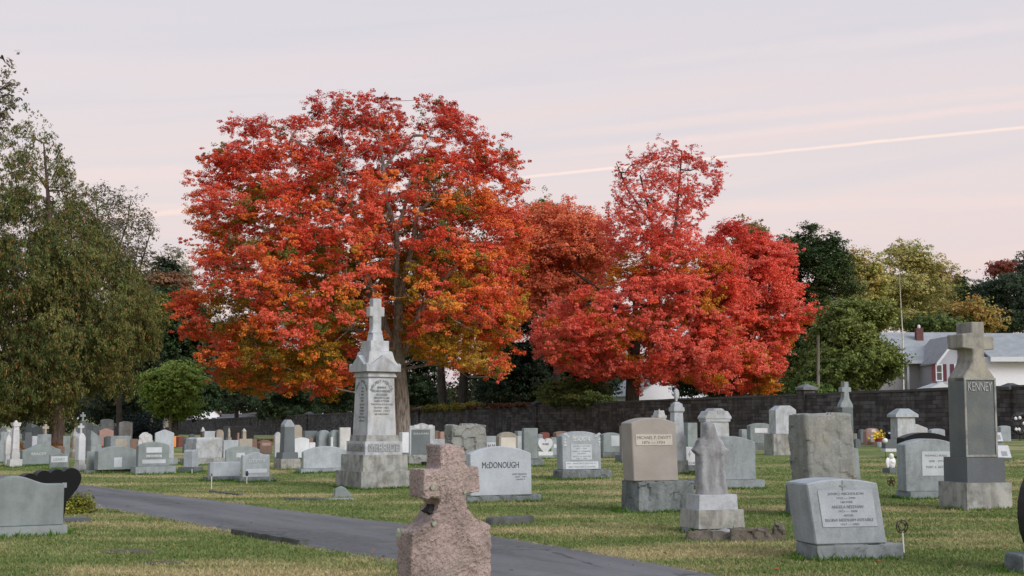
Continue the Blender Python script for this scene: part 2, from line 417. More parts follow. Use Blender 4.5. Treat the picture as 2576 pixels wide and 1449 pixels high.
rs = np.random.RandomState(3)
FEj = FE + rs.normal(0, .035, FE.shape); NEj = NE + rs.normal(0, .03, NE.shape)
rows = [FEj * (1 - k) + NEj * k for k in np.linspace(0, 1, 9)]
R = np.stack(rows, 0); RX = R[..., 0]; RY = R[..., 1]; k = np.linspace(0, 1, 9)[:, None]
RZ = terrain(RX, RY) + .010 + .03 * np.sin(np.pi * k)
m, t, b, out = mat_new('asphalt'); q = NT(t); geo = q.n('ShaderNodeNewGeometry'); P = geo.outputs['Position']
rot = q.n('ShaderNodeVectorRotate'); q.l(P, rot.inputs['Vector']); rot.inputs['Angle'].default_value = math.atan2(20, -12.5) * -1 + math.pi / 2
n1 = q.noise(q.scale(rot.outputs[0], (.95, .12, 1.)), 1.3, 5, .6); n2 = q.noise(P, 14., 5, .7); n3 = q.noise(P, 1.2, 6, .6)
c = q.mix(q.mr(n1, .38, .60), (.064, .063, .067), (.134, .132, .138))
c = q.mix(q.mr(n2, .35, .7, 0, .45), c, (.19, .185, .185)); c = q.mix(q.mr(n3, .60, .66, 0, .35), c, (.20, .17, .13))
vo = q.n('ShaderNodeTexVoronoi', feature='DISTANCE_TO_EDGE'); q.l(q.vadd(P, q.scale(P, (.0, .0, .0))), vo.inputs['Vector']); vo.inputs['Scale'].default_value = .35; vo.inputs['Randomness'].default_value = 1.
wv_ = q.m('ADD', vo.outputs['Distance'], q.m('MULTIPLY', q.m('SUBTRACT', q.noise(P, 3., 5, .7), .5), .10))
c = q.mix(q.m('MULTIPLY', q.mr(q.m('ABSOLUTE', wv_), .012, .004, 0, .8), q.mr(q.noise(P, .3, 2), .42, .5)), c, (.025, .025, .028))
q.l(c, b.inputs['Base Color']); b.inputs['Roughness'].default_value = .85; q.bump(n2, .4, .02, b); M['asphalt'] = m
rd = link_mesh('road', grid_mesh('road', RX, RY, RZ), M['asphalt']); tag(rd, kind='structure')
m, t, b, out = mat_new('verge'); q = NT(t); geo = q.n('ShaderNodeNewGeometry'); P = geo.outputs['Position']
c = q.mix(q.mr(q.noise(P, 5., 5, .7), .4, .6), (.115, .095, .07), (.30, .25, .17)); q.l(c, b.inputs['Base Color']); b.inputs['Roughness'].default_value = .95; q.bump(q.noise(P, 30., 4), .6, .03, b); M['verge'] = m
vr = []
for E_, D_ in ((FE, FE - NE), (NE, NE - FE)):
    D_ = D_ / np.linalg.norm(D_, axis=1, keepdims=True); wv = (.10 + .16 * rs.random(NR))[:, None]
    a_ = E_ - D_ * .15; b_ = E_ + D_ * wv; Rv = np.stack([a_, E_, b_], 0); vr.append((Rv[..., 0], Rv[..., 1], terrain(Rv[..., 0], Rv[..., 1]) + np.array([.004, .008, .003])[:, None]))
for i_, (a_, b_, c_) in enumerate(vr): tag(link_mesh('road_verge', grid_mesh('road_verge', a_, b_, c_), M['verge']), kind='structure')
ROADPOLY = np.concatenate([FE, NE[::-1]])
def in_poly(px, py, poly):
    ins = np.zeros(px.shape, bool); n = len(poly); j = n - 1
    for i in range(n):
        xi, yi = poly[i]; xj, yj = poly[j]
        if yi != yj:
            c_ = ((yi > py) != (yj > py)) & (px < (xj - xi) * (py - yi) / (yj - yi) + xi)
            ins ^= c_
        j = i
    return ins

# ------------------------------------------------------------------ gravestones
ZR = {1: (0, 1006.25, 1 / 6), 2: (402.5, 1006.25, 1 / 6), 3: (805, 1006.25, 1 / 6), 4: (1140.4, 1006.25, 1 / 6), 5: (1502.7, 1006.25, 1 / 6),
      6: (1878.4, 939.2, 1 / 6), 7: (2146.7, 939.2, 1 / 6), 'a': (0, 1033.1, .10417), 'b': (187.8, 1046.5, .10417), 'c': (402.5, 1033.1, .10417),
      'm': (805, 711, .2037), 'n': (805, 992.8, .2037), 'k': (2240.5, 771.4, .3752), 'r': (1932, 1006.25, .3056), 's': (1663.6, 1006.25, .2776),
      'x': (939.1, 1073.3, .2593), 'd': (0, 0, 1), 'e': (1609.9, 939.2, 1 / 6)}
def cx(Z, x): return ZR[Z][0] + x * ZR[Z][2]
def cy(Z, y): return ZR[Z][1] + y * ZR[Z][2]
FOOT = []                       # footprints, for the uncut grass round the stones
def place(px, py_base, app):
    """ground point under a pixel and the rotation that shows the front at the apparent angle app"""
    p = ghit(px, py_base); th = math.atan((px - 1288) / F)
    return p, math.radians(app) - th
def arc(w, z0, sag, n=14, u0=-.5, u1=.5):
    return [(w * (u0 + (u1 - u0) * i / n), z0 + sag * (1 - (2 * i / n - 1) ** 2)) for i in range(n + 1)]
def outline(shape, w, h):
    if shape == 'low': s = .055 * w; top = arc(w, h - s, s)
    elif shape == 'arch': s = min(.11 * w, .2); top = arc(w, h - s, s)
    elif shape == 'round': s = min(w / 2, h * .6); top = [(-w / 2 * math.cos(math.pi * i / 18), h - s + s * math.sin(math.pi * i / 18)) for i in range(19)]
    elif shape == 'gable': s = .17 * w; top = [(-w / 2, h - s), (-w * .08, h - s * .08), (0, h), (w * .08, h - s * .08), (w / 2, h - s)]
    elif shape == 'chamfer': s = .2 * w; top = [(-w / 2, h - s), (-w * .22, h), (w * .22, h), (w / 2, h - s)]
    elif shape == 'serp':
        s = min(.09 * w, .14); top = [(w * (i / 24 - .5), h - s + s * (.5 + .5 * math.cos(max(-1, min(1, (i / 24 - .5) / .36)) * math.pi))) for i in range(25)]
    elif shape == 'shoulder': s = .12 * w; top = [(-w / 2, h - 1.7 * s), (-w * .44, h - 1.5 * s), (-w * .40, h - s)] + arc(w * .8, h - s, s, 10)[0:] + [(w * .44, h - 1.5 * s), (w / 2, h - 1.7 * s)]
    elif shape == 'gothic': s = .62 * w; top = [(-w / 2, h - s), (-w * .38, h - s * .55), (-w * .2, h - s * .2), (0, h), (w * .2, h - s * .2), (w * .38, h - s * .55), (w / 2, h - s)]
    elif shape == 'wave': s = .16 * w; top = [(w * (i / 20 - .5), h - s + s * (.55 + .45 * math.sin((i / 20 - .30) * 2 * math.pi))) for i in range(21)]
    elif shape == 'slope': top = [(-w / 2, h), (w / 2, h * .72)]
    elif shape == 'heart':
        pts = []
        for i in range(40):
            a = math.pi * 2 * i / 40
            x = 16 * math.sin(a) ** 3; z = 13 * math.cos(a) - 5 * math.cos(2 * a) - 2 * math.cos(3 * a) - math.cos(4 * a)
            pts.append((x / 32 * w, z))
        zs = [p[1] for p in pts]; return [(p[0], (p[1] - min(zs)) / (max(zs) - min(zs)) * h) for p in pts][::-1]
    else: top = [(-w / 2, h), (w / 2, h)]
    return ([(-w / 2, 0)] if abs(top[0][0] + w / 2) < 1e-6 or True else []) + [p for p in top if p[1] > 1e-4] + [(w / 2, 0)]
NS = [0]
def stone(label, Z, xl, xc, xr, yt, yb, shape='flat', mat='grey', pl=0., ov=.09, t=None, app=25, lean=0., tilt=0., h=None,
          rock=0, plmat='plinth', plx=None, panels=(), texts=(), group=None, cat='gravestone', name='gravestone', extra=None, prock=0, frac=None):
    NS[0] += 1; X = lambda v: cx(Z, v); Y_ = lambda v: cy(Z, v)
    xlp, xcp, xrp, ytp = X(xl), X(xc if xc is not None else xl), X(xr), Y_(yt)
    if yb is None:
        d = (EYE - h) * F / max(ytp - 1050, 4); p = at(xcp, 1050, d); z0 = tz(p.x, d)
        d = (EYE - h - z0) * F / max(ytp - 1050, 4); p = at(xcp, 1050, d); p.z = tz(p.x, d)
    else: p = ghit(xcp, Y_(yb))
    d = p.y; th = math.atan((xcp - 1288) / F); a = math.radians(app); rz = a - th
    mpp = (at(xcp + 1, 1050, d) - at(xcp, 1050, d)).x
    w = (xrp - xcp) * mpp / math.cos(a)
    T = (xcp - xlp) * mpp / math.sin(a) if xc is not None and xc > xl + 1 else (t or .18)
    if t: T = t
    H = at(xcp, ytp, d).z - p.z
    ph = pl * H
    c0 = Vector((math.cos(rz), math.sin(rz), 0)); c1 = Vector((-math.sin(rz), math.cos(rz), 0))
    org = p + c0 * (w / 2) + c1 * (T / 2)
    org.z = tz(org.x, org.y) - .02; ph += .02
    root = empty(name, org, rz, label=label, cat=cat, group=group or 'gravestones standing in rows on the lawn')
    tw = h_ = H + .02 - ph
    bm = prism(outline(shape, w, h_), T, min(.014, w * .03))
    if rock: bm = rough(bm, max(.022, min(.05, w / 26)), rock, 2.6 / max(w, .5), NS[0], facet=.16)
    tab = bm_obj('tablet', bm, M[mat], root, (0, 0, ph - .003))
    if lean:                      # leaning stones are cut at the slant they sank to
        for v in tab.data.vertices: v.co.x += v.co.z * math.tan(math.radians(lean))
    if tilt: tab.rotation_euler = (math.radians(tilt), 0, 0)
    LS = math.tan(math.radians(lean))
    if ph > .03:
        pw, pt = w + 2 * ov, T + 2 * ov
        pcx = 0.
        if plx:
            a0, a1, a2 = [X(v) for v in plx]
            pw = (a2 - a1) * mpp / math.cos(a); pt = (a1 - a0) * mpp / math.sin(a) if a1 > a0 else T + 2 * ov
            pcx = ((a1 + a2) / 2 - (xcp + xrp) / 2) * mpp / math.cos(a)
        b = frustum(pw, pt, pw - .01, pt - .01, -.06, ph, .012, cx=pcx)
        if prock: b = rough(b, .03, prock, 2.8, NS[0] + 50, facet=.22)
        bm_obj('plinth', b, M[plmat], root)
        FOOT.append((org.x, org.y, rz, pw, pt, d))
    else: FOOT.append((org.x, org.y, rz, w, T, d))
    yf = -T / 2 - .004
    for (u0, v0, u1, v1, pm, *tx) in panels:
        pb = prism([(0, 0), (0, (v1 - v0) * h_), ((u1 - u0) * w, (v1 - v0) * h_), ((u1 - u0) * w, 0)], .008, 0)
        for v in pb.verts: v.co.x += v.co.z * LS
        pn = bm_obj('inscription_panel', pb, M[pm], tab, ((u0 - .5) * w + v0 * h_ * LS, yf, v0 * h_))
        for (s, uu, vv, tw_, th_, tm) in tx:
            put_text(pn, s, (uu) * (u1 - u0) * w + vv * (v1 - v0) * h_ * LS, -.006, vv * (v1 - v0) * h_, tw_ * (u1 - u0) * w, th_ * (v1 - v0) * h_ if th_ else None, M[tm], .003)
    for (s, uu, vv, tw_, th_, tm) in texts:
        put_text(tab, s, (uu - .5) * w + vv * h_ * LS, yf + .002, vv * h_, tw_ * w, th_ * h_ if th_ else None, M[tm], .005)
    return root, tab, w, h_, T

# --- rows on the left side
stone('wide grey gravestone with a rising curved top and pale letters, left of the conifer trunk', 1, 335, 335, 890, 668, 1000, 'wave', 'ggrey', .06, texts=[('BRACEY', .42, .52, .38, .12, 'inkl')], t=.25)
stone('small grey slant gravestone with a pale lettered panel behind the black hearts', 1, 735, 750, 1025, 795, 1050, 'serp', 'ggrey', 0, panels=[(.05, .42, .92, .78, 'panelw', ('LEARY', .5, .5, .7, .45, 'inkm'))])
stone('wide green-grey gravestone with a carved pale figure in its middle', 1, 1470, 1475, 2055, 702, 1115, 'arch', 'ggrey', .13, t=.24, plx=(1290, 1300, 2090), panels=[(.40, .10, .60, .52, 'panelw')])
stone('plain dark grey gravestone end standing against the left of the wide green-grey one', 1, 1300, 1305, 1468, 775, 1100, 'flat', 'ggrey', .08, ov=.03)
stone('grey gravestone with three pale inscription bands on a long low plinth', 1, 2045, 2080, 2540, 635, 1132, 'arch', 'ggrey', .25, plx=(1950, 2025, 2620), plmat='grey',
      panels=[(.25, .56, .75, .78, 'panelw'), (.25, .37, .75, .47, 'panelw', ('LESLIE', .5, .5, .85, .7, 'inkm')), (.12, .12, .88, .28, 'panelw')])
stone('tall pale gabled gravestone behind the one with three inscription bands', 2, -92, -80, 200, 448, 1000, 'gable', 'lgrey', .2, ov=.09, plmat='grey')
stone('small pale boulder-topped gravestone between two grey ones', 1, 2080, 2085, 2300, 488, 760, 'round', 'marble', .1, rock=.05)
stone('grey gravestone with a faded pale panel, behind the wide green-grey one', 1, 1590, 1668, 1965, 545, 790, 'flat', 'grey', 0, panels=[(.22, .3, .80, .8, 'beige')])
stone('reddish brown gravestone in the second row, partly hidden by a grey one', 1, 1958, 1962, 2078, 588, 790, 'flat', 'brown')
stone('pinkish brown gabled gravestone below the hanging conifer branches', 1, 1500, 1500, 1705, 428, 700, 'gable', 'pink', 0)
stone('grey shoulder-cut gravestone right of the white marble cross', 1, 1362, 1365, 1525, 455, 880, 'slope', 'grey', 0, t=.4)
stone('dark grey gravestone with small upright cross standing on top', 1, 555, 560, 760, 520, 810, 'flat', 'grey', 0)
stone('dark stone marker left of the gravestone that carries a little cross', 1, 370, 372, 470, 490, 760, 'flat', 'dgrey', 0)
stone('low dark grey block in the grass at the foot of the conifer', 1, 345, 350, 455, 645, 740, 'flat', 'dgrey', 0)
stone('grey gravestone immediately right of the conifer trunk', 1, 945, 950, 1052, 540, 830, 'flat', 'ggrey', 0)
stone('short brownish gravestone behind the small slant one', 1, 870, 872, 970, 692, 850, 'gable', 'brown', 0, t=.2)
stone('grey gravestone cut by the left edge of the picture', 1, -80, -70, 82, 685, 960, 'flat', 'grey', 0)
stone('rounded grey gravestone at the far left, behind the white spire', 1, 5, 8, 105, 478, 760, 'round', 'grey', 0, t=.2)
stone('pale low marker at the left edge of the picture in the third row', 1, -40, -30, 60, 615, 780, 'arch', 'grey', 0, t=.2)
stone('brown and grey stone block behind the white column monument', 1, 480, 485, 560, 545, 720, 'flat', 'pale', 0, t=.2)
stone('dark pointed gravestone in the shade behind the white cross', 1, 1445, 1448, 1530, 470, 700, 'round', 'dgrey', 0, t=.2)
stone('narrow blue-grey gravestone beside the dark vase', 1, 1590, 1592, 1662, 560, 740, 'flat', 'slate', 0, t=.2)
# --- second block
stone('narrow pale gravestone turned sideways on a dark plinth', 2, 355, 485, 575, 752, 1100, 'arch', 'lgrey', .24, app=62, ov=.11, plmat='slate', lean=0)
stone('small white marker propped behind the narrow sideways gravestone', 2, 392, 395, 500, 668, 960, 'flat', 'white', 0, t=.15)
stone('large stained grey slab with a rough broken right end', 2, 380, 545, 935, 575, 990, 'flat', 'mono', .24, ov=.12, app=30, rock=.03, plmat='monob')
stone('low plain grey block gravestone left of the one lettered TUCKER', 2, 720, 750, 1205, 940, 1230, 'flat', 'lgrey', .23, ov=.1, app=25)
stone('grey gravestone lettered TUCKER with a pale band below', 2, 1215, 1243, 1650, 790, 1248, 'serp', 'lgrey', .16, ov=.1,
      panels=[(.22, .58, .80, .72, 'panelw', ('TUCKER', .5, .5, .9, .75, 'inkm')), (.12, .18, .90, .34, 'panelw')])
stone('wide green-grey gravestone behind the one lettered TUCKER', 2, 975, 990, 1500, 695, 1090, 'arch', 'ggrey', 0, panels=[(.30, .55, .55, .72, 'panelw')])
stone('pale square gravestone behind the wide green-grey one', 2, 935, 952, 1180, 608, 960, 'flat', 'lgrey', 0)
stone('taupe square gravestone beside the pale square one', 2, 1188, 1192, 1388, 588, 930, 'flat', 'beige', 0)
stone('red-brown gravestone with a carved triangle left of the dark pillar', 2, 1500, 1506, 1690, 605, 830, 'shoulder', 'brown', .08, t=.25, panels=[(.15, .58, .85, .8, 'pink')])
stone('beige arched gravestone close behind the dark pillar', 2, 2010, 2012, 2140, 376, 900, 'round', 'beige', 0, t=.3)
stone('white pointed gravestone left of the dark pillar', 2, 1712, 1735, 1830, 480, 860, 'gothic', 'marble', 0)
stone('bright white low gravestone right of the dark pillar', 2, 2028, 2030, 2250, 568, 900, 'arch', 'white', 0, t=.3)
stone('small white block beside the bright white gravestone', 2, 2250, 2252, 2342, 640, 860, 'flat', 'white', 0)
stone('brown square marker behind the bright white gravestone', 2, 2238, 2240, 2308, 570, 800, 'flat', 'brown', 0, t=.2)
stone('dark flat gravestone with black polished side near the wall', 2, 2150, 2185, 2378, 465, 760, 'flat', 'slate', 0)
stone('wide grey gravestone with a polished oval field left of the tall monument', 2, 2130, 2162, 2860, 705, 1110, 'arch', 'lgrey', .16, ov=.12, plmat='grey')
stone('grey rounded gravestone behind the wide polished one', 3, -60, -18, 165, 455, 760, 'round', 'grey', 0)
stone('blue-grey rounded gravestone left of a tall pale slab', 3, 165, 168, 320, 452, 760, 'round', 'ggrey', 0, t=.25)
stone('tall pale rectangular slab close to the left of the monument', 3, 280, 300, 462, 415, 760, 'flat', 'marble', 0)
stone('thin white upright marker between the two rounded gravestones', 3, 163, 166, 195, 560, 790, 'flat', 'white', 0, t=.08)
# along the wall
stone('pale blue-white box gravestone by the stone wall', 2, 660, 668, 835, 470, 640, 'flat', 'pale', 0, t=.3)
stone('beige round-topped gravestone beside the blue-white box', 2, 845, 850, 960, 446, 650, 'round', 'beige', 0, t=.25)
stone('very wide dark grey family tomb with a flat cornice against the wall', 2, 1055, 1062, 1415, 400, 615, 'flat', 'slate', 0, t=1.2)
stone('slim pinkish post marker in front of the wide dark tomb', 2, 1168, 1170, 1195, 495, 640, 'flat', 'pink', 0, t=.15)
stone('brown worn marker low in front of the wide dark tomb', 2, 1385, 1388, 1460, 585, 720, 'arch', 'barkst' if 'barkst' in M else 'brown', 0, t=.2)
stone('low white bench-shaped marker beside the dark tomb', 2, 1368, 1370, 1465, 560, 600, 'flat', 'white', 0, t=.3)
stone('bright orange upright slab in the shade of the trees', 2, 200, 205, 278, 545, 715, 'flat', 'orange', 0, t=.2)
stone('dark red polished gravestone beside the orange slab', 2, 270, 276, 362, 550, 720, 'flat', 'red', .06, t=.25)
stone('small round grey marker in front of the wall, right of the dark red one', 2, 450, 452, 520, 512, 640, 'round', 'slate', 0, t=.2)
stone('tall dark stone against the wall above the orange slab', 2, 175, 178, 275, 412, 600, 'slope', 'slate', 0, t=.3)
stone('worn brown stone against the wall left of the taller dark one', 2, 60, 64, 168, 410, 600, 'round', 'brown', 0, t=.3)
stone('dark grey block gravestone behind the stained slab', 2, 380, 384, 540, 585, 800, 'flat', 'slate', 0, t=.3)
# --- right of the tall monument
stone('dark polished gravestone framed by pale pillars right of the monument', 3, 1335, 1350, 1735, 352, 985, 'serp', 'mono', .24, app=22, ov=.05, prock=.03, rock=0, plmat='rock',
      panels=[(.07, .02, .80, .80, 'slate', ('SULLIVAN', .5, .84, .8, .07, 'inkl')), (.18, .83, .38, .95, 'marble'), (.47, .83, .63, .95, 'marble'), (.74, .83, .90, .95, 'marble')])
stone('white gravestone half hidden by the right edge of the monument', 3, 1238, 1240, 1342, 490, 900, 'flat', 'white', .25, t=.25)
stone('reddish gravestone far back between the dark framed one and the boulder slab', 3, 1735, 1738, 1802, 462, 720, 'shoulder', 'brown', 0, t=.25)
stone('small salmon pink gravestone left of the rough boulder slab', 3, 1812, 1815, 1892, 478, 740, 'flat', 'pink', 0, t=.25)
stone('low pale block gravestone behind the pink stone cross', 3, 1620, 1640, 1885, 590, 900, 'flat', 'lgrey', 0)
stone('big rough boulder slab split into two rocky halves', 3, 1880, 2000, 2525, 372, 960, 'flat', 'rock', 0, app=27, rock=.10)
stone('pale gravestone with faded red initials beside the boulder slab', 4, 498, 500, 648, 545, 880, 'flat', 'lgrey', 0, t=.25, panels=[(.05, .3, .95, .72, 'white', ('M M', .5, .5, .8, .6, 'brown'))])
stone('beige gravestone with a framed rounded top behind the one lettered McDONOUGH', 4, 640, 690, 970, 483, 900, 'shoulder', 'beige', 0, panels=[(.10, .05, .90, .80, 'paneld')])
stone('grey gravestone tucked left of the tall plain slab', 4, 972, 975, 1060, 468, 800, 'flat', 'grey', 0, t=.3)
stone('pale little gravestone at the foot of the tall plain slab', 4, 968, 970, 1030, 545, 840, 'flat', 'lgrey', 0, t=.3)
stone('tall plain blue-grey slab gravestone on a rough block', 4, 1030, 1065, 1278, 425, 1008, 'flat', 'ggrey', .2, ov=.14, app=24, prock=.03)
stone('red gravestone by the wall behind the white heart', 4, 1300, 1345, 1455, 488, 700, 'arch', 'red', 0)
stone('grey gravestone peeping out left above the white heart', 4, 1278, 1280, 1350, 513, 760, 'arch', 'grey', 0, t=.3)
stone('grey gravestone with small white plate behind the heart', 4, 1470, 1480, 1565, 562, 860, 'flat', 'grey', .1, panels=[(.4, .4, .9, .6, 'white')])
stone('reddish wide gravestone showing above the one lettered HOUSE', 4, 1550, 1553, 1760, 473, 760, 'arch', 'brown', 0, t=.3)
stone('grey gravestone with white square panel between HOUSE and the tan stone', 4, 2262, 2265, 2530, 493, 880, 'arch', 'ggrey', .22, ov=.03, t=.25, panels=[(.45, .32, .93, .85, 'panelw')])
hr, ht, hw, hh, hT = stone('broad grey gravestone lettered HOUSE with carved leaves in both corners', 4, 1565, 1655, 2240, 475, 1205, 'arch', 'lgrey', .2, app=26, plx=(1460, 1615, 2365), prock=.025, lean=-1.5, rock=0,
      panels=[(.27, .74, .72, .86, 'panelw', ('HOUSE', .5, .5, .9, .8, 'inkm')), (.22, .26, .76, .66, 'panelw', ('JOHN J. HOUSE', .5, .88, .8, .09, 'inkm'), ('1871 - 1949', .5, .73, .5, .08, 'inkm'), ('MARY E. CONNOR', .5, .55, .86, .09, 'inkm'), ('HIS WIFE', .5, .40, .4, .08, 'inkm'), ('ALICE M. HOUSE', .5, .22, .86, .09, 'inkm'), ('1901 - 1985', .5, .08, .5, .08, 'inkm')),
              (.07, .02, .92, .21, 'panelw', ('REV. MARTIN J. HOUSE S.J.', .5, .75, .9, .2, 'inkm'), ('REV. WILLIAM F. HOUSE', .5, .3, .8, .2, 'inkm'))])
for sx in (-1, 1):      # carved leaf sprays
    bm = bmesh.new()
    for i in range(7):
        c_ = Vector((sx * (hw * .5 - .06 - .03 * i * (i < 4)), 0, hh * .93 - .02 * i - (.05 * (i - 3) if i > 3 else 0)))
        a_ = random.uniform(0, 6)
        p4 = [(c_.x + .035 * math.cos(a_ + k_) * (1.6 if k_ % 3.2 < 1 else .7), -hT / 2 - .004, c_.z + .03 * math.sin(a_ + k_)) for k_ in (0, 1.6, 3.2, 4.8)]
        bm.faces.new([bm.verts.new(v) for v in p4])
    r_ = bmesh.ops.extrude_face_region(bm, geom=bm.faces[:]); bmesh.ops.translate(bm, vec=(0, -.006, 0), verts=[v for v in r_['geom'] if isinstance(v, bmesh.types.BMVert)])
    bm_obj('leaf_carving', bm, M['panelw'], ht)
stone('broad pale gravestone lettered McDONOUGH behind the pink stone cross', 4, 195, 262, 1200, 700, 1565, 'arch', 'pale', .13, app=24, lean=-1, plx=(120, 190, 1350), prock=.02,
      texts=[('McDONOUGH', .49, .62, .60, .125, 'inkd'), ('KATE McHUGH', .80, .43, .23, .035, 'inkm'), ('1869 - 1951', .82, .375, .18, .028, 'inkm'), ('JAMES F.', .82, .32, .16, .03, 'inkm')])
stone('narrow rough-sided gravestone tight against the left of the tan one', 5, 335, 375, 432, 392, 955, 'flat', 'rock', .22, ov=.10, app=40)
stone('tall tan gravestone lettered MICHAEL P. DAVITT on a rock-faced block', 5, 395, 555, 1232, 265, 1705, 'arch', 'tan', .33, app=24, lean=-2.5, plx=(305, 570, 1430), prock=.03,
      panels=[(.09, .565, .90, .735, 'paneld', ('MICHAEL P. DAVITT', .5, .72, .94, .30, 'inkb'), ('1876 — 1934', .48, .26, .62, .26, 'inkb'))])
stone('plain grey slab with a dark rocky left side right of the pillar monument', 5, 1305, 1370, 1515, 345, 930, 'flat', 'ggrey', 0, app=27)
stone('small grey marker just behind the pillar monument', 5, 1270, 1275, 1310, 450, 900, 'arch', 'grey', 0, t=.2)
stone('white gravestone lettered McLEAN with a carved cross', 5, 1238, 1240, 1520, 708, 1095, 'shoulder', 'white', .27, ov=.02, t=.3, plmat='plinth', texts=[('McLEAN', .62, .14, .6, .13, 'inkm'), ('+', .55, .62, .12, .28, 'inkm')])
stone('wide plain blue-grey gravestone behind the draped statue', 5, 1478, 1610, 2398, 545, 1350, 'arch', 'grey', .17, ov=.14, app=25, lean=-.5, plmat='grey')
stone('grey gravestone with a white open-book panel', 5, 2258, 2312, 2650, 350, 760, 'arch', 'ggrey', .25, ov=.02, panels=[(.20, .52, .76, .75, 'white'), ])
stone('sliver of grey gravestone left of the open-book one', 5, 2180, 2184, 2262, 440, 700, 'arch', 'grey', 0, t=.3)
stone('narrow grey marker showing behind the urn-crested monument', 5, 1935, 1940, 1992, 440, 760, 'flat', 'grey', 0, t=.3)
stone('tall pale gravestone with cut corners on a two-step base', 6, 345, 445, 755, 490, 1232, 'chamfer', 'mono', .42, ov=.14, app=22, plmat='monob')
stone('tall grey gravestone leaning left behind the big boulder stone', 6, 1560, 1600, 1765, 1128, 2150, 'flat', 'grey', 0, lean=-4, t=.3)
stone('small dark rounded marker on the grass right of the boulder stone', 6, 1640, 1645, 1722, 990, 1125, 'round', 'slate', 0, t=.25)
stone('pink gravestone with carved pale emblems at the foot of the wall', 6, 1800, 1808, 2010, 828, 1082, 'shoulder', 'pink', .14, t=.3, plmat='pink', panels=[(.38, .72, .68, .92, 'panelw'), (.34, .38, .76, .52, 'panelw'), (.3, .05, .5, .3, 'panelw')])
stone('pointed dark grey gravestone left of the pink one', 6, 1720, 1722, 1792, 840, 1060, 'gothic', 'slate', 0, t=.25)
stone('pale gabled gravestone in front of the capped pedestal', 7, 690, 778, 1115, 768, 1010, 'gable', 'marble', 0, app=24)
stone('pale rounded gravestone beside the gabled one', 7, 1130, 1182, 1380, 835, 1010, 'arch', 'lgrey', 0, app=24)
stone('low dark gravestone on a white base near the wall', 7, 470, 480, 690, 1000, 1182, 'arch', 'slate', .25, plmat='white', t=.3, ov=.02)
stone('black gravestone with pale coping in front of the capped pedestal', 7, 530, 535, 700, 885, 1100, 'flat', 'black', 0, t=.3, panels=[(-.02, .86, 1.0, 1.0, 'white')])
stone('wide arched gravestone with a black polished face', 7, 662, 770, 1440, 898, 1290, 'arch', 'black', 0, app=24)
stone('broad blue-grey gravestone with a large pale panel left of the KENNEY monument', 7, 672, 800, 1560, 985, 1905, 'arch', 'grey', .13, app=24, plx=(600, 820, 1600), lean=-.5, plmat='grey',
      panels=[(.32, .30, .86, .76, 'panelw', ('THOMAS J. BURKE', .5, .82, .8, .1, 'inkm'), ('1898 - 1971', .5, .6, .5, .09, 'inkm'), ('MARY A. HAYES', .5, .36, .7, .1, 'inkm'))])
stone('grey gravestone near the wall at the right of the KENNEY monument', 7, 2180, 2228, 2375, 790, 1032, 'arch', 'lgrey', 0, app=26)
stone('slanted white marker with dark picture right beside the KENNEY monument', 7, 2120, 2122, 2262, 905, 1085, 'flat', 'white', .15, t=.35, tilt=-28, plmat='grey', ov=.02, panels=[(.42, .2, .8, .7, 'inkm')])
stone('larger slanted white marker with dark carving below the first slanted one', 7, 2120, 2122, 2385, 1095, 1330, 'flat', 'white', .08, t=.3, tilt=-30, plmat='grey', ov=.02, panels=[(.5, .15, .8, .5, 'inkm')])
# nearest stones
br, bt, bw, bh, bT = stone('big light boulder-faced gravestone leaning left', 'r', 195, 352, 735, 110, 965, 'flat', 'rock', .31, app=26, rock=.04, lean=-3.5, plx=(165, 262, 860), prock=.03)
nr, nt_, nw, nh, nT = stone('pale leaning gravestone of JOHN J. NICHOLSON with a long inscription', 'r', 222, 398, 972, 652, 1328, 'low', 'lgrey', .20, app=26, lean=-8.5, plx=(222, 402, 1105), prock=.012, plmat='grey',
      panels=[(.135, .27, .90, .83, 'pale', ('JOHN J. NICHOLSON', .5, .90, .66, .085, 'ink'), ('1913 — 1990', .5, .79, .34, .055, 'inkm'), ('HIS WIFE', .5, .68, .22, .055, 'inkm'), ('ANGELA NEEDHAM', .5, .55, .58, .085, 'ink'), ('1921 — 2008', .5, .43, .34, .055, 'inkm'), ('SISTER', .5, .315, .17, .05, 'inkm'), ('REGINA NEEDHAM AVITABILE', .5, .19, .88, .08, 'ink'), ('1917 — 1982', .5, .07, .34, .055, 'inkm'))])
put_text(nt_, '+', -nh * .90 * math.tan(math.radians(8.5)), -nT / 2 - .003, nh * .90, .07, .12, M['inkm'])
# left foreground
stone('grey gravestone with a wide polished face at the left edge of the picture', 1, -640, -560, 885, 1162, 2100, 'serp', 'ggrey', .17, t=.22, app=8, ov=.05, plx=(-700, -640, 935), plmat='ggrey')
# black row of hearts
p = ghit(165, 1313); rz = math.radians(24) - math.atan((120 - 1288) / F); root = empty('heart_gravestone', p, rz, label='black polished gravestone of four joined hearts beside the yellow shrub', cat='gravestone')
mp = (at(121, 1050, p.y) - at(120, 1050, p.y)).x; K = mp / math.cos(math.radians(24))
def X0(v): return (v - 165) * K
def arcs(cx_, cz, r, a0, a1, n=10): return [(cx_ + r * math.cos(math.radians(a0 + (a1 - a0) * i / n)), cz + r * math.sin(math.radians(a0 + (a1 - a0) * i / n))) for i in range(n + 1)]
zt = lambda y: (1313 - y) * mp
pts = [(X0(95), 0), (X0(62), zt(1240))] + arcs(X0(73), zt(1210), 19 * K, 170, 40) + arcs(X0(105), zt(1204), 19 * K, 135, 42) + arcs(X0(136), zt(1202), 19 * K, 135, 45) + arcs(X0(170), zt(1205), 24 * K, 130, -25) + [(X0(184), zt(1232)), (X0(160), zt(1262)), (X0(152), 0)]
bm_obj('tablet', prism(pts, .2, .008), M['black'], root)
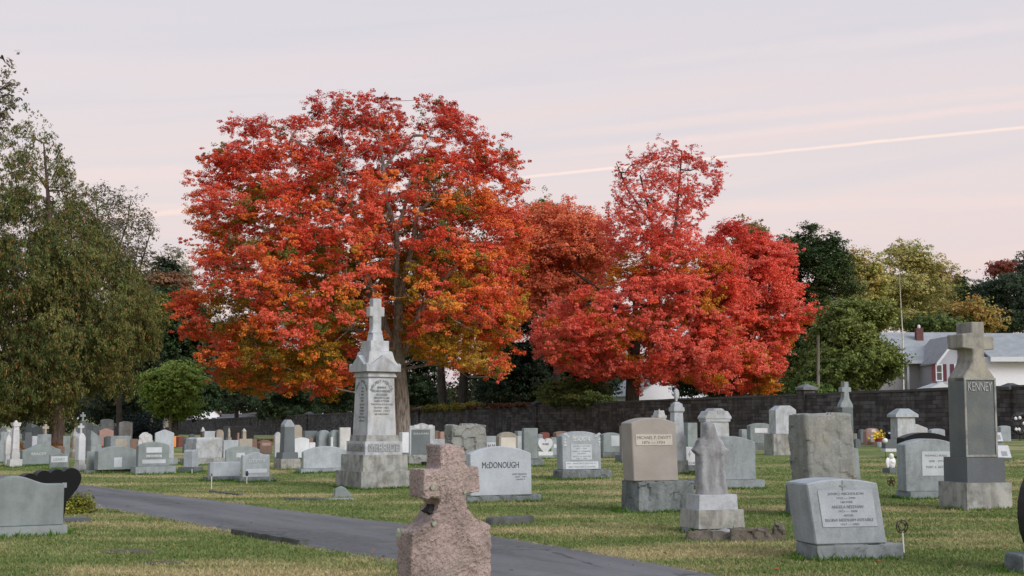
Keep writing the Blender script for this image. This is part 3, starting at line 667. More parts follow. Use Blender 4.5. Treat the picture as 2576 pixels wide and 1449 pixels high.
bm_obj('plaque', prism([(0, 0), (0, .075), (.07, .075), (.07, 0)], .01, 0), M['grey'], root, (X0(147), -.106, zt(1227)))
bm_obj('plinth', frustum(1.25, .34, 1.25, .34, -.05, .06, .01, cx=X0(120)), M['dgrey'], root)
# right edge black stone
p = ghit(2646, 1440); root = empty('oval_gravestone', p, math.radians(24) - .36, label='black rounded gravestone cut by the right edge of the picture', cat='gravestone')
mp = (at(2601, 1050, p.y) - at(2600, 1050, p.y)).x
pts = [(-.16, 0), (-.18, .1)] + [(-.26 - .0 + (.26 + .18) * 0 + .42 * (1 - math.cos(math.radians(a_))) - .05, .42 + .62 * math.sin(math.radians(a_))) for a_ in range(-30, 181, 14)] + [(.42, .1), (.40, 0)]
bm_obj('tablet', prism(pts, .2, .01), M['black'], root, (0, 0, .18)); bm_obj('plinth', rough(frustum(1.1, .45, 1.1, .45, -.05, .2, .01, cx=.14), .03, .02, 3, 3), M['plinth'], root)
FOOT.append((p.x, p.y, root.rotation_euler.z, 1.0, .45, p.y))
# white heart
root, tab, w_, h_, T_ = stone('white heart-shaped gravestone lettered WARD', 4, 1280, 1282, 1502, 578, 895, 'heart', 'white', .18, t=.16, ov=.05, plmat='grey')
bm_obj('heart_foot', frustum(w_ * .98, .2, w_ * .98, .2, 0, h_ * .22, .01), M['white'], tab)
put_text(tab, 'WARD', 0, -T_ / 2 - .002, h_ * .66, w_ * .46, h_ * .12, M['inkd'])

# ------------------------------------------------------------------ tiered monuments
def monument(name, label, Z, xbase, yb, tiers, app=28, k=1.0, mat='mono', cat='monument', lean=0, frame=None):
    """tiers: (part, x0, x1, ytop, ybottom, top_scale, mat, k) silhouette extents in region pixels"""
    xm = cx(Z, xbase); a = math.radians(app)
    p = ghit(xm, cy(Z, yb)); d = p.y; th = math.atan((xm - 1288) / F); rz = a - th
    mpp = (at(xm + 1, 1050, d) - at(xm, 1050, d)).x; root = None
    W0 = None
    for i, (part, x0, x1, yt_, yb_, sc, mt, kk) in enumerate(tiers):
        w = (cx(Z, x1) - cx(Z, x0)) * mpp / (math.cos(a) + kk * math.sin(a))
        if root is None:
            c1 = Vector((-math.sin(rz), math.cos(rz), 0)); c0 = Vector((math.cos(rz), math.sin(rz), 0))
            org = p + c0 * (w / 2) + c1 * (w * kk / 2); org.z = tz(org.x, org.y) - .03
            root = empty(name, org, rz, label=label, cat=cat); base_mid = (cx(Z, x0) + cx(Z, x1)) / 2
            ds = org.y; W0 = (w, w * kk); FOOT.append((org.x, org.y, rz, w, w * kk, d))
            m2 = (at(xm + 1, 1050, ds) - at(xm, 1050, ds)).x
        z0 = (cy(Z, yb) - cy(Z, yb_)) * mpp; z1 = (cy(Z, yb) - cy(Z, yt_)) * mpp
        off = 0
        if callable(part): part(root, w, w * kk, z0, z1, M[mt or mat]); continue
        if i == 0: z0 = -.05
        bm = frustum(w, w * kk, w * sc, w * kk * sc, z0, z1, .014)
        bm_obj(part, bm, M[mt or mat], root, (off, 0, 0))
    return root, mpp, a, rz

# tall central monument
def cross_top(root, w, t, z0, z1, mt, arm_lo=.52, arm_hi=.80, sw=.60):
    h = z1 - z0; s = w * sw / 2
    pts = [(-s * 1.35, z0), (-s, z0 + h * .12), (-s, z0 + h * arm_lo), (-w / 2, z0 + h * arm_lo), (-w / 2, z0 + h * arm_hi), (-s, z0 + h * arm_hi), (-s, z1), (s, z1), (s, z0 + h * arm_hi), (w / 2, z0 + h * arm_hi), (w / 2, z0 + h * arm_lo), (s, z0 + h * arm_lo), (s, z0 + h * .12), (s * 1.35, z0)]
    bm_obj('cross', prism(pts, t, .012), mt, root)
def mc_cross(root, w, t, z0, z1, mt): cross_top(root, w, t, z0, z1, mt, .48, .755, .58)
def mc_gable(root, w, t, z0, z1, mt):
    h = z1 - z0
    for r in range(4):
        prof = [(-w / 2, z0), (-w / 2, z0 + h * .42), (-w * .44, z0 + h * .50), (-w * .40, z0 + h * .34), (0, z1), (w * .40, z0 + h * .34), (w * .44, z0 + h * .50), (w / 2, z0 + h * .42), (w / 2, z0)]
        bm = prism(prof, .13, .006, y0=-t / 2)
        o = bm_obj('gable', bm, mt, root); o.rotation_euler = (0, 0, math.pi / 2 * r); o.scale = (.999 - .002 * (r % 2), 1 + .002 * (r % 2), 1)
    bm_obj('roof', frustum(w * .88, t * .88, w * .66, t * .66, z0 + .01, z1 + h * .20, .01), mt, root)
mtiers = [('base', 200, 1175, 945, 1185, .995, 'monob', 1.0), ('lower_step', 285, 1130, 742, 945, .985, 'monob', 1.0), ('die', 350, 1052, 575, 742, 1., 'mono', 1.0),
          ('moulding', 382, 1008, 498, 575, .965, 'monob', 1.0), ('shaft', 430, 972, 818 - 1384 + 0, 498, .895, 'mono', 1.0)]
# shaft top given in the lower region's pixels: region 'm' y 1160 -> D 947.3 -> (947.3-992.8)/.2037 = -223
mtiers[4] = ('shaft', 430, 972, -223, 498, .895, 'mono', 1.0)
conv = lambda y: (711 + y * .2037 - 992.8) / .2037
mtiers += [('neck_moulding', 435, 925, conv(1165), conv(1150), 1.0, 'mono', 1.), ('cornice', 430, 925, conv(1150), conv(1082), 1.12, 'mono', 1.),
           (mc_gable, 352, 1010, conv(872), conv(1085), 1, 'mono', 1.), ('block', 465, 885, conv(822), conv(880), .98, 'mono', 1.), ('upper_block', 503, 852, conv(690), conv(824), 1., 'mono', 1.),
           ('foot_moulding', 570, 785, conv(590), conv(690), .82, 'mono', 1.), (mc_cross, 555, 790, conv(147), conv(592), 1., 'mono', .5)]
mtiers[5] = ('neck_moulding', 436, 924, conv(1150), conv(1168), 1.02, 'mono', 1.)
mc, mpp, a_, rz_ = monument('monument', 'tall grey monument lettered McBRIDE, topped by a cross, in front of the biggest red maple', 'n', 510, 1180, mtiers, app=27)
def face_text(root, side, s, x, z, w, h, mat, r, parent=None):
    """lettering on a face of a monument: side 0 front, -1 left; r distance of the face from the axis"""
    me = text_mesh(s, w, h, .006); o = link_mesh('lettering', me, M[mat], parent or root)
    if side == 0: o.location = (x, -r - .003, z)
    else: o.location = (-r - .003, -x, z); o.rotation_euler = (0, 0, -math.pi / 2)
    return o
mk = lambda x0, x1: (x1 - x0) * .2037 * mpp / (math.cos(a_) + math.sin(a_))
zz = lambda y: (cy('n', 1180) - (711 + y * .2037)) * mpp        # region m pixel height
rsh = lambda z: mk(430, 972) / 2 * (1 - .105 * ((z - zz((498 * .2037 + 992.8 - 711) / .2037)) / (zz(1160) - zz((498 * .2037 + 992.8 - 711) / .2037))))
WS = mk(430, 972)
shaft = [c for c in mc.children if c.name.startswith('shaft')][0]; die = [c for c in mc.children if c.name.startswith('die')][0]
slope = math.atan((WS / 2 - rsh(zz(1160))) / (zz(1160) - zz(1880)))
def shaft_text(side, s, x, y, w, h, mat='ink'):
    z = zz(y); o = face_text(mc, side, s, x, z, w, h, mat, rsh(z) + .002, shaft)
    if side == 0: o.rotation_euler = (-slope, 0, 0)
    else: o.rotation_euler = (-slope, 0, -math.pi / 2)
    return o
word = 'MARGARET McBRIDE'; R0 = WS * .44; n = len(word)
for side in (0, -1):
    for i, ch in enumerate(word if side == 0 else 'JOHN  McBRIDE'):
        if ch == ' ': continue
        nn = n if side == 0 else 13
        an = math.radians(62 - 124 * i / (nn - 1)); x = -R0 * .92 * math.sin(an); yy = 1310 - (math.cos(an) - .45) * 195
        z = zz(yy); me = text_mesh(ch, None, .066 if ch.isupper() else .05, .006); o = link_mesh('lettering', me, M['ink'] if side == 0 else M['inkm'], shaft)
        rr = rsh(z) + .006
        if side == 0: o.matrix_local = Matrix.Translation((x, -rr, z)) @ Matrix.Rotation(-slope, 4, 'X') @ Matrix.Rotation(-an * .85, 4, 'Y')
        else: o.matrix_local = Matrix.Translation((-rr, -x, z)) @ Matrix.Rotation(-math.pi / 2, 4, 'Z') @ Matrix.Rotation(-slope, 4, 'X') @ Matrix.Rotation(-an * .85, 4, 'Y')
for s, y, w, h in (('DAUGHTER OF', 1283, .33, .045), ('WILLIAM & MARGARET', 1328, .74, .055), ('SULLIVAN', 1372, .40, .05), ('DIED NOV. 11, 1881', 1416, .56, .045), ('AGED 45 YEARS', 1452, .56, .042)):
    shaft_text(0, s, 0, y, WS * w * .95, h)
for s, y, w, h in (('THOMAS SULLIVAN', 1494, .86, .036), ('BORN 1832', 1536, .56, .036), ('DIED 1901', 1576, .62, .036), ('HIS WIFE MARY', 1618, .56, .036)):
    shaft_text(0, s, 0, y, WS * w * .9, h, 'inkm')
for s, y, w in (('BORN', 1290, .18), ('1819', 1330, .16), ('DIED', 1372, .18), ('DEC. 8', 1415, .3), ('1876', 1450, .2), ('AGED 57', 1495, .4), ('ELLEN', 1535, .3), ('WIFE OF', 1575, .35), ('JOHN', 1615, .25), ('DIED 1890', 1655, .5), ('AGED 62', 1700, .4)):
    shaft_text(-1, s, .05, y, WS * w * .8, .034, 'inkm')
zd = lambda y: (cy('n', 1180) - cy('n', y)) * mpp; WD = mk(350, 1052)
for side, s, w in ((0, 'McBRIDE', .80), (-1, 'SULLIVAN', .84)):
    bm = prism([(-WD * .43, zd(705)), (-WD * .43, zd(622)), (-WD * .41, zd(605)), (WD * .41, zd(605)), (WD * .43, zd(622)), (WD * .43, zd(705))], .01, 0, y0=-WD / 2 - .005)
    o = bm_obj('name_panel', bm, M['inkm'] if side == 0 else M['inkm'], die)
    if side: o.rotation_euler = (0, 0, -math.pi / 2)
    face_text(mc, side, s, 0, zd(655), WD * w, .17 if side == 0 else .15, 'mono' if side == 0 else 'monob', WD / 2 + .008, die)
# foundation stones under its corner
# footstone leaning at its left corner
p = ghit(cx('n', 285), cy('n', 1262)); ft = empty('footstone', p, .3, label='small rough triangular footstone at the left corner of the tall McBRIDE monument', cat='footstone')
bm_obj('stone', rough(prism([(-.19, -.05), (-.17, .16), (-.05, .22), (.05, .17), (.17, .03), (.18, -.05)], .12, .01), .015, .015, 4, 9), M['ggrey'], ft)

# KENNEY monument
def ken_cross(root, w, t, z0, z1, mt):
    h = z1 - z0; f = lambda y: z1 - (y - 88) / (445 - 88) * h
    B = kw
    pts = [(-B / 2, f(470)), (-B / 2, f(440)), (-B * .40, f(412)), (-B * .31, f(385)), (-B * .22, f(345)), (-B * .185, f(300)), (-B * .185, f(262)), (-B * .50, f(255)), (-B * .50, f(165)), (-B * .20, f(160)), (-B * .20, z1),
           (B * .20, z1), (B * .20, f(175)), (B * .50, f(180)), (B * .50, f(262)), (B * .185, f(268)), (B * .185, f(310)), (B * .22, f(350)), (B * .31, f(390)), (B * .40, f(415)), (B / 2, f(445)), (B / 2, f(470))]
    bm_obj('cross', prism(pts, B * .78, .015), M['beigec'], root)
M['beigec'] = stone_mat('cross_granite', (.36, .345, .30), stain=.55, stain_col=(.07, .07, .07), warm=(.40, .37, .29))
kmp = (at(cx('k', 515) + 1, 1050, ghit(cx('k', 515), cy('k', 1372)).y) - at(cx('k', 515), 1050, ghit(cx('k', 515), cy('k', 1372)).y)).x
A = math.radians(33); kw = (692 - 382) * .3752 * kmp / (math.cos(A) + .78 * math.sin(A))
kt = [('base', 318, 795, 1175, 1372, .995, 'monob', 1.0), ('lower_block', 350, 750, 1008, 1175, .995, 'dgrey', .98), ('shaft', 382, 692, 470, 1008, 1.0, 'kgrey', .78), (ken_cross, 382, 692, 88, 470, 1, 'mono', .78)]
kr, mpp, a_, rz_ = monument('monument', 'tall grey monument lettered KENNEY with a thick pale cross on top, far right', 'k', 515, 1372, kt, app=33)
ksh = [c for c in kr.children if c.name.startswith('shaft')][0]
zk = lambda y: (cy('k', 1372) - cy('k', y)) * mpp
fr = M['monob']
for x0, x1, y0, y1 in ((-.5, .5, 470, 485), (-.5, .5, 990, 1005), (-.5, -.44, 485, 990), (.44, .5, 485, 990)):
    bm_obj('frame_moulding', prism([(x0 * kw, zk(y1)), (x0 * kw, zk(y0)), (x1 * kw, zk(y0)), (x1 * kw, zk(y1))], .02, .004, y0=-kw * .39 - .018), M['monob'], ksh)
face_text(kr, 0, 'KENNEY', 0, zk(528), kw * .76, .15, 'mono', kw * .39 + .004, ksh)
for y in (1372,):
    pass

# draped cross on two-step base, on a heap of rubble
M['rubble'] = stone_mat('rubble_earth', (.17, .14, .11), stain=.7, stain_col=(.06, .05, .035), warm=(.22, .20, .17), bump=.7)
def draped(root, w, t, z0, z1, mt):
    f = lambda x: (x - 500) * .2776 * mppd / math.cos(ad); g = lambda y: z0 + (855 - y) / (855 - 195) * (z1 - z0)
    def ringpts(y, xl, xr, tt):           # one horizontal section of the cloth
        xm, hw = (f(xl) + f(xr)) / 2, (f(xr) - f(xl)) / 2; o = []
        for i in range(28):
            a_ = 2 * math.pi * i / 28; ca, sa = math.cos(a_), math.sin(a_)
            o.append((xm + hw * math.copysign(abs(ca) ** .45, ca), tt * math.copysign(abs(sa) ** .45, sa), g(y)))
        return o
    T_ = t / 2
    secs = [(865, 352, 645, T_), (740, 362, 634, T_ * .95), (600, 370, 624, T_ * .92), (505, 370, 626, T_ * .95), (485, 350, 634, T_ * 1.), (448, 326, 650, T_ * 1.), (400, 352, 612, T_ * .95), (350, 395, 574, T_ * .84), (300, 424, 548, T_ * .95), (262, 438, 536, T_ * 1.), (240, 438, 532, T_ * 1.0), (208, 438, 526, T_ * .9), (195, 465, 508, T_ * .5)]
    bm = bmesh.new(); R_ = [[bm.verts.new(q_) for q_ in ringpts(*s_)] for s_ in secs]
    for a_, b_ in zip(R_, R_[1:]):
        for i in range(28): bm.faces.new((a_[i], a_[(i + 1) % 28], b_[(i + 1) % 28], b_[i]))
    bm.faces.new(R_[0][::-1]); bm.faces.new(R_[-1])
    bm = rough(bm, .018, .016, 3.5, 12, folds=.75)
    bm_obj('draped_cross', bm, mt, root)
adp = 28; ad = math.radians(adp); pd = ghit(cx('s', 355), cy('s', 1215)); mppd = (at(cx('s', 356) / 1, 1050, pd.y) - at(cx('s', 355), 1050, pd.y)).x / .2776
dt = [('foundation', 215, 740, 1150, 1222, .95, 'drape', .8), ('base', 180, 770, 985, 1150, .97, 'monob', .79), ('upper_base', 245, 715, 850, 985, .97, 'mono', .65), (draped, 305, 648, 195, 855, 1, 'drape', .34)]
monument('monument', 'weathered stone cross hung with carved drapery on a stepped base and rubble', 's', 355, 1215, dt, app=adp)
pr = ghit(cx('s', 640), cy('s', 1262)); rb = tag(bm_obj('rubble', rough(join(frustum(.22, .2, .12, .15, -.1, .2, 0, cx=.62), frustum(.25, .2, .2, .15, -.1, .17, 0, cx=.05, cy=-.25), frustum(1.5, .75, .8, .45, -.1, .09, 0), frustum(.5, .3, .3, .2, -.1, .15, 0, cx=.3, cy=-.12), frustum(.4, .3, .3, .2, -.1, .12, 0, cx=-.45, cy=-.1)), .025, .045, 5, 8, facet=.15), M['rubble'], None, pr), 'heap of bare earth and broken stone at the foot of the draped cross', 'rubble')
for i, (x, y, s) in enumerate(((340, 1225, .07), (312, 1228, .05), (470, 1230, .12), (560, 1225, .14), (250, 1195, .12), (800, 1215, .10))):
    q_ = ghit(cx('s', x), cy('s', y)); bm = bmesh.new(); bmesh.ops.create_icosphere(bm, subdivisions=2, radius=s)
    for v in bm.verts: v.co = v.co * (1 + .35 * mnoise.noise(v.co * 9 + Vector((i, 0, 0)))); v.co.z *= .6
    tag(bm_obj('loose_stone', bm, M['drape' if i > 1 else 'marble'], None, q_ + Vector((0, -.1, .02))), ['pale round stone under the draped cross', 'smaller pale stone under the draped cross', 'flat broken stone in the rubble under the draped cross', 'dark flat stone in the middle of the rubble heap', 'stone slab edge left of the draped cross base', 'stone at the right end of the rubble heap'][i], 'stone', 'loose stones in the rubble')

# pillar obelisk (dark, rounded cap)
def cap_round(root, w, t, z0, z1, mt):
    bm_obj('cap', prism([(-w / 2, z0), (-w / 2, z0 + (z1 - z0) * .35), (-w * .30, z0 + (z1 - z0) * .75), (-w * .16, z1), (w * .16, z1), (w * .30, z0 + (z1 - z0) * .75), (w / 2, z0 + (z1 - z0) * .35), (w / 2, z0)], t, .01), mt, root)
monument('monument', 'dark tapered pillar gravestone with a light rounded cap on two steps', 2, 1830, 1062, [('base', 1718, 2125, 882, 1062, .98, 'monob', .8), ('lower_block', 1745, 2080, 785, 882, .96, 'slate', .8),
          ('shaft', 1803, 2032, 400, 785, .90, 'slate', .8), (cap_round, 1812, 2020, 292, 405, 1, 'lgrey', .8)], app=27)
# ornate capped monument behind the draped cross
def cap_urn(root, w, t, z0, z1, mt):
    h = z1 - z0
    pts = [(-w / 2, z0), (-w / 2, z0 + h * .18), (-w * .42, z0 + h * .45), (-w * .36, z0 + h * .74), (-w * .22, z0 + h * .76), (-w * .17, z0 + h * .97), (-w * .08, z1), (w * .10, z1), (w * .19, z0 + h * .95), (w * .24, z0 + h * .76), (w * .36, z0 + h * .74), (w * .42, z0 + h * .5), (w / 2, z0 + h * .2), (w / 2, z0)]
    bm_obj('cap', prism(pts, t, .012), mt, root)
    me = text_mesh('U', w * .11, h * .36); link_mesh('lettering', me, M['inkm'], root, (w * .02, -t / 2 - .003, z0 + h * .62))
monument('monument', 'broad carved monument with a scrolled cap bearing a letter, behind the draped cross', 5, 1615, 1150, [('base', 1440, 2010, 900, 1150, .98, 'monob', .55), ('die', 1505, 1950, 560, 900, .98, 'mono', .55), ('shaft', 1512, 1945, 318, 560, .98, 'mono', .55),
          ('neck_moulding', 1490, 1960, 275, 318, 1.04, 'mono', .6), (cap_urn, 1466, 1985, 118, 278, 1, 'mono', .6)], app=26)
# pillar with veiled urn
def statue_urn(root, w, t, z0, z1, mt):
    h = z1 - z0
    bm = lathe([(w * .20, z0), (w * .28, z0 + h * .05), (w * .24, z0 + h * .15), (w * .45, z0 + h * .35), (w * .5, z0 + h * .55), (w * .42, z0 + h * .78), (w * .22, z0 + h * .92), (w * .05, z1)], 16)
    bm_obj('urn', rough(bm, .025, .02, 5, 3, folds=.6), mt, root)
def dome(root, w, t, z0, z1, mt):
    h = z1 - z0; bm_obj('dome', join(frustum(w, t, w * .93, t * .93, z0, z0 + h * .42, .02), frustum(w * .78, t * .78, w * .70, t * .70, z0 + h * .42, z0 + h * .8, .03), frustum(w * .6, t * .6, w * .3, t * .3, z0 + h * .8, z1, .01)), mt, root)
E5 = lambda y: (939.2 + y / 6 - 1006.25) * 6
monument('monument', 'slender pale pillar carrying a veiled urn above the top of the wall', 5, 1150, 1120, [('base', 985, 1330, 900, 1120, .96, 'monob', 1.), ('die', 1030, 1312, 520, 900, .94, 'mono', 1.), ('shaft', 1062, 1282, 175, 520, .86, 'mono', 1.),
          ('neck_moulding', 1052, 1265, E5(560), 178, 1.05, 'mono', 1.), (dome, 1035, 1282, E5(420), E5(560), 1, 'mono', 1.), (statue_urn, 1106, 1212, E5(205), E5(420), 1, 'mono', 1.)], app=27)
monument('monument', 'small pale gothic canopy monument showing above the tan gravestone', 5, 930, 900, [('shaft', 835, 1040, 240, 900, 1, 'mono', 1.), ('cornice', 820, 1052, 225, 262, 1, 'mono', 1.), ('canopy', 842, 1030, 150, 228, .78, 'mono', 1.), ('finial', 915, 945, 125, 152, .3, 'mono', 1.)], app=40)
# cross monument in front of wall, dark
def flare_cross(root, w, t, z0, z1, mt):
    h = z1 - z0
    pts = [(-w * .5, z0), (-w * .48, z0 + h * .10), (-w * .22, z0 + h * .36), (-w * .17, z0 + h * .60), (-w * .36, z0 + h * .61), (-w * .36, z0 + h * .78), (-w * .17, z0 + h * .79), (-w * .17, z1), (w * .17, z1), (w * .17, z0 + h * .79), (w * .36, z0 + h * .78), (w * .36, z0 + h * .61), (w * .17, z0 + h * .60), (w * .22, z0 + h * .36), (w * .48, z0 + h * .10), (w * .5, z0)]
    bm_obj('cross', prism(pts, t * .6, .01), mt, root)
monument('monument', 'grey monument with a cross rising above the wall behind the big boulder stone', 6, 1435, 1120, [('base', 1280, 1620, 900, 1120, .97, 'monob', .8), ('shaft', 1335, 1565, 505, 900, .98, 'slate', .8), (flare_cross, 1322, 1600, 118, 510, 1, 'grey', .8)], app=30)
# pedestal with wide pyramid cap
monument('monument', 'stout grey pedestal under a wide sloping stone cap near the wall', 7, 650, 1120, [('base', 510, 1000, 1000, 1120, .98, 'monob', .8), ('shaft', 560, 932, 655, 1000, .97, 'mono', .8), ('cap', 508, 972, 612, 655, 1.0, 'mono', .8), ('roof', 512, 968, 525, 612, .42, 'lgrey', .8)], app=27)
# far-left white monuments
monument('monument', 'white marble column with a flared crown-like cap at the far left', 1, 150, 1025, [('base', 110, 335, 885, 1025, .98, 'marble', .6), ('die', 185, 330, 785, 885, .97, 'marble', .6), ('lower_block', 205, 335, 740, 785, .97, 'marble', .6), ('shaft', 222, 348, 450, 740, .86, 'marble', .7),
          ('collar', 232, 340, 425, 452, 1.0, 'marble', .8), ('neck', 238, 336, 385, 426, 1.0, 'marble', .8), ('cap', 222, 350, 332, 388, 1.28, 'marble', .8), ('finial', 250, 320, 298, 334, .3, 'marble', .8)], app=24)
monument('gravestone', 'slim white marble spire with a small finial left of the white column', 1, 75, 1000, [('base', 50, 190, 905, 1000, .97, 'marble', .6), ('die', 62, 175, 810, 905, .97, 'marble', .6), ('shaft', 72, 205, 600, 812, .94, 'marble', .6), ('spire', 80, 200, 515, 602, .18, 'marble', .6), ('finial', 118, 170, 440, 470, .5, 'marble', .8), ('finial_stem', 135, 155, 462, 520, 1, 'marble', .8)], app=24, cat='gravestone')
def small_cross(root, w, t, z0, z1, mt):
    h = z1 - z0; s = w * .15
    pts = [(-s * 1.5, z0), (-s, z0 + h * .1), (-s, z0 + h * .55), (-w / 2, z0 + h * .55), (-w / 2, z0 + h * .78), (-s, z0 + h * .78), (-s, z1), (s, z1), (s, z0 + h * .78), (w / 2, z0 + h * .78), (w / 2, z0 + h * .55), (s, z0 + h * .55), (s, z0 + h * .1), (s * 1.5, z0)]
    bm_obj('cross', prism(pts, w * .26, .008), mt, root)
def gothic_top(root, w, t, z0, z1, mt):
    o = [(x, z + z0) for x, z in outline('gothic', w, z1 - z0)]; bm_obj('tablet', prism(o, t, .01), mt, root)
monument('gravestone', 'tall white marble gravestone crowned with a cross', 1, 1190, 1085, [('base', 1150, 1330, 960, 1085, .97, 'marble', 1.2), ('die', 1180, 1330, 900, 962, .95, 'marble', 1.1), (gothic_top, 1218, 1372, 488, 902, 1, 'white', .9), (small_cross, 1250, 1356, 345, 500, 1, 'marble', .3)], app=32, cat='gravestone')
monument('monument', 'dark pedestal with a small grey cross in the shade behind the conifer trunk', 1, 1205, 760, [('base', 1120, 1290, 640, 760, .97, 'dgrey', .9), ('shaft', 1155, 1255, 310, 640, .95, 'dgrey', .9), (small_cross, 1166, 1254, 178, 330, 1, 'grey', .3)], app=28)
monument('monument', 'short green-stained column with a knobbed cap right of the conifer trunk', 1, 1090, 870, [('base', 1028, 1170, 775, 870, .95, 'beige', .9), ('step', 1035, 1145, 735, 778, .95, 'mono', .9), ('shaft', 1055, 1135, 540, 738, .95, 'beige', .9), ('cap', 1040, 1150, 480, 542, .7, 'mono', .9), ('finial', 1070, 1120, 420, 482, .4, 'beige', .9)], app=28)
monument('gravestone', 'little weathered stone cross on a pedestal left of the conifer trunk', 1, 655, 700, [('base', 600, 712, 515, 700, .95, 'beige', .8), (small_cross, 605, 712, 358, 520, 1, 'beige', .3)], app=28, cat='gravestone')
monument('monument', 'slim pillar with a pointed pale cap in front of the wide dark tomb', 2, 1245, 640, [('base', 1195, 1295, 600, 640, .97, 'monob', .8), ('shaft', 1208, 1282, 465, 600, .9, 'beige', .8), ('cap', 1206, 1284, 425, 467, .2, 'mono', .8)], app=28)
monument('monument', 'short brown pillar with a pyramid top by the wall', 2, 628, 640, [('shaft', 592, 662, 470, 640, .95, 'brown', .8), ('cap', 588, 668, 403, 472, .25, 'mono', .8)], app=28)
# religious statue on a pedestal near the wall
def figure(root, w, t, z0, z1, mt):
    h = z1 - z0
    bm = lathe([(w * .42, z0), (w * .46, z0 + h * .1), (w * .36, z0 + h * .45), (w * .40, z0 + h * .62), (w * .30, z0 + h * .74), (w * .14, z0 + h * .80), (w * .18, z0 + h * .88), (w * .12, z0 + h * .97), (w * .02, z1)], 14)
    bm_obj('figure', rough(bm, .03, .03, 4, 4, folds=.5), mt, root)
monument('statue', 'weathered robed figure statue standing on a pedestal beside the wide dark tomb', 2, 1020, 660, [('pedestal', 975, 1060, 560, 660, .95, 'monob', .8), (figure, 985, 1050, 415, 562, 1, 'beige', .8)], app=28, cat='statue')

# pink rock cross in the foreground
pc = at(cx('x', 375), 1050, 7.6); gz = tz(pc.x, 7.6); th = math.atan((cx('x', 375) - 1288) / F); app = math.radians(21); rz = app - th
mp = (at(1001, 1050, 7.6) - at(1000, 1050, 7.6)).x
fx = lambda x: (x - 772) * .2593 * mp / math.cos(app); fz = lambda y: at(1110, cy('x', y), 7.6).z - gz
Tt = 150 * .2593 * mp / math.sin(app)
c0 = Vector((math.cos(rz), math.sin(rz), 0)); c1 = Vector((-math.sin(rz), math.cos(rz), 0))
org = Vector((pc.x, 7.6, gz)) - c0 * fx(375) + c1 * (Tt / 2)
root = empty('cross_gravestone', org, rz, label='rough pink granite cross gravestone in the foreground, spotted with lichen', cat='gravestone')
P2 = [(375, 3000), (375, 1040), (395, 1010), (450, 985), (530, 940), (590, 870), (640, 780), (655, 700), (500, 705), (497, 415), (655, 420), (660, 215), (665, 180), (890, 190), (905, 205), (905, 385), (1052, 392), (1055, 640), (905, 660), (915, 730), (935, 800), (965, 850), (1005, 895), (1080, 930), (1165, 980), (1172, 3000)]
bm = prism([(fx(x), fz(min(y, 2600))) for x, y in P2], Tt, .01)
for v in bm.verts:
    if v.co.z < .5: v.co.z = -.08
bm = rough(bm, .0085, .015, 5.5, 2)
for v in bm.verts:
    g_ = Vector(((v.co.x + v.co.z) * 22, v.co.y * 30, (v.co.z - v.co.x) * 55)); n_ = mnoise.noise(g_); n_ = -abs(n_) * .012 + mnoise.noise(v.co * 60) * .003; v.co += v.normal * n_
pk = bm_obj('cross_body', bm, M['pinkrock'], root)
bm_obj('hollow_shade_moss', rough(frustum(.035, Tt * .5, .02, Tt * .25, 0, .05, 0), .007, .025, 9, 5), plain('moss_and_hollow_shade', (.02, .02, .02), .95, 0, .5, 60), pk, (fx(585), -.02, fz(850))).rotation_euler = (0, .55, 0)  # black blob stands in for the shaded hollow and dark lichen under the arm
M['lichen'] = plain('lichen_pale', (.28, .31, .24), .95, 0, .3, 60)
for (lx_, ly_, lr_) in ((575, 597, .012), (592, 948, .013), (893, 648, .009)):
    b2 = bmesh.new(); bmesh.ops.create_circle(b2, cap_ends=True, segments=18, radius=lr_)
    for v in b2.verts: v.co = Vector((v.co.x * (1 + .3 * mnoise.noise(v.co * 200)), 0, v.co.y * (1 + .3 * mnoise.noise(v.co * 150))))
    r_ = bmesh.ops.extrude_face_region(b2, geom=b2.faces[:]); bmesh.ops.translate(b2, vec=(0, -.016, 0), verts=[v for v in r_['geom'] if isinstance(v, bmesh.types.BMVert)])
    bm_obj('lichen_patch', b2, M['lichen'], pk, (fx(lx_), -Tt / 2 + .004, fz(ly_)))

# white angel
p = ghit(cx(7, 575), cy(7, 1500)); ag = empty('angel_statue', p, .5, label='small bright white angel figure on a dark block behind the blue-grey gravestone', cat='statue')
mp = (at(2243, 1050, p.y) - at(2242, 1050, p.y)).x; hb = .13
bm_obj('block', frustum(.40, .3, .38, .28, -.03, hb, .01), M['slate'], ag)
bm = bmesh.new()
def blob(bm, c, r, sub=2):
    b2 = bmesh.new(); bmesh.ops.create_icosphere(b2, subdivisions=sub, radius=1)
    for v in b2.verts: v.co = Vector((c[0] + v.co.x * r[0], c[1] + v.co.y * r[1], c[2] + v.co.z * r[2]))
    return join(bm, b2)
bm = blob(bm, (0, 0, hb + .12), (.10, .08, .15)); bm = blob(bm, (0, -.01, hb + .32), (.075, .07, .082)); bm = blob(bm, (-.10, .02, hb + .16), (.085, .035, .13)); bm = blob(bm, (.10, .02, hb + .16), (.085, .035, .13))
bm = blob(bm, (-.11, .02, hb + .08), (.05, .03, .09)); bm = blob(bm, (.11, .02, hb + .08), (.05, .03, .09)); bm = blob(bm, (0, -.07, hb + .16), (.06, .03, .04)); bm = blob(bm, (0, 0, hb + .23), (.035, .035, .05))
bm_obj('angel_body', rough(bm, .012, .004, 12, 2), M['whitep'], ag, smooth=True)

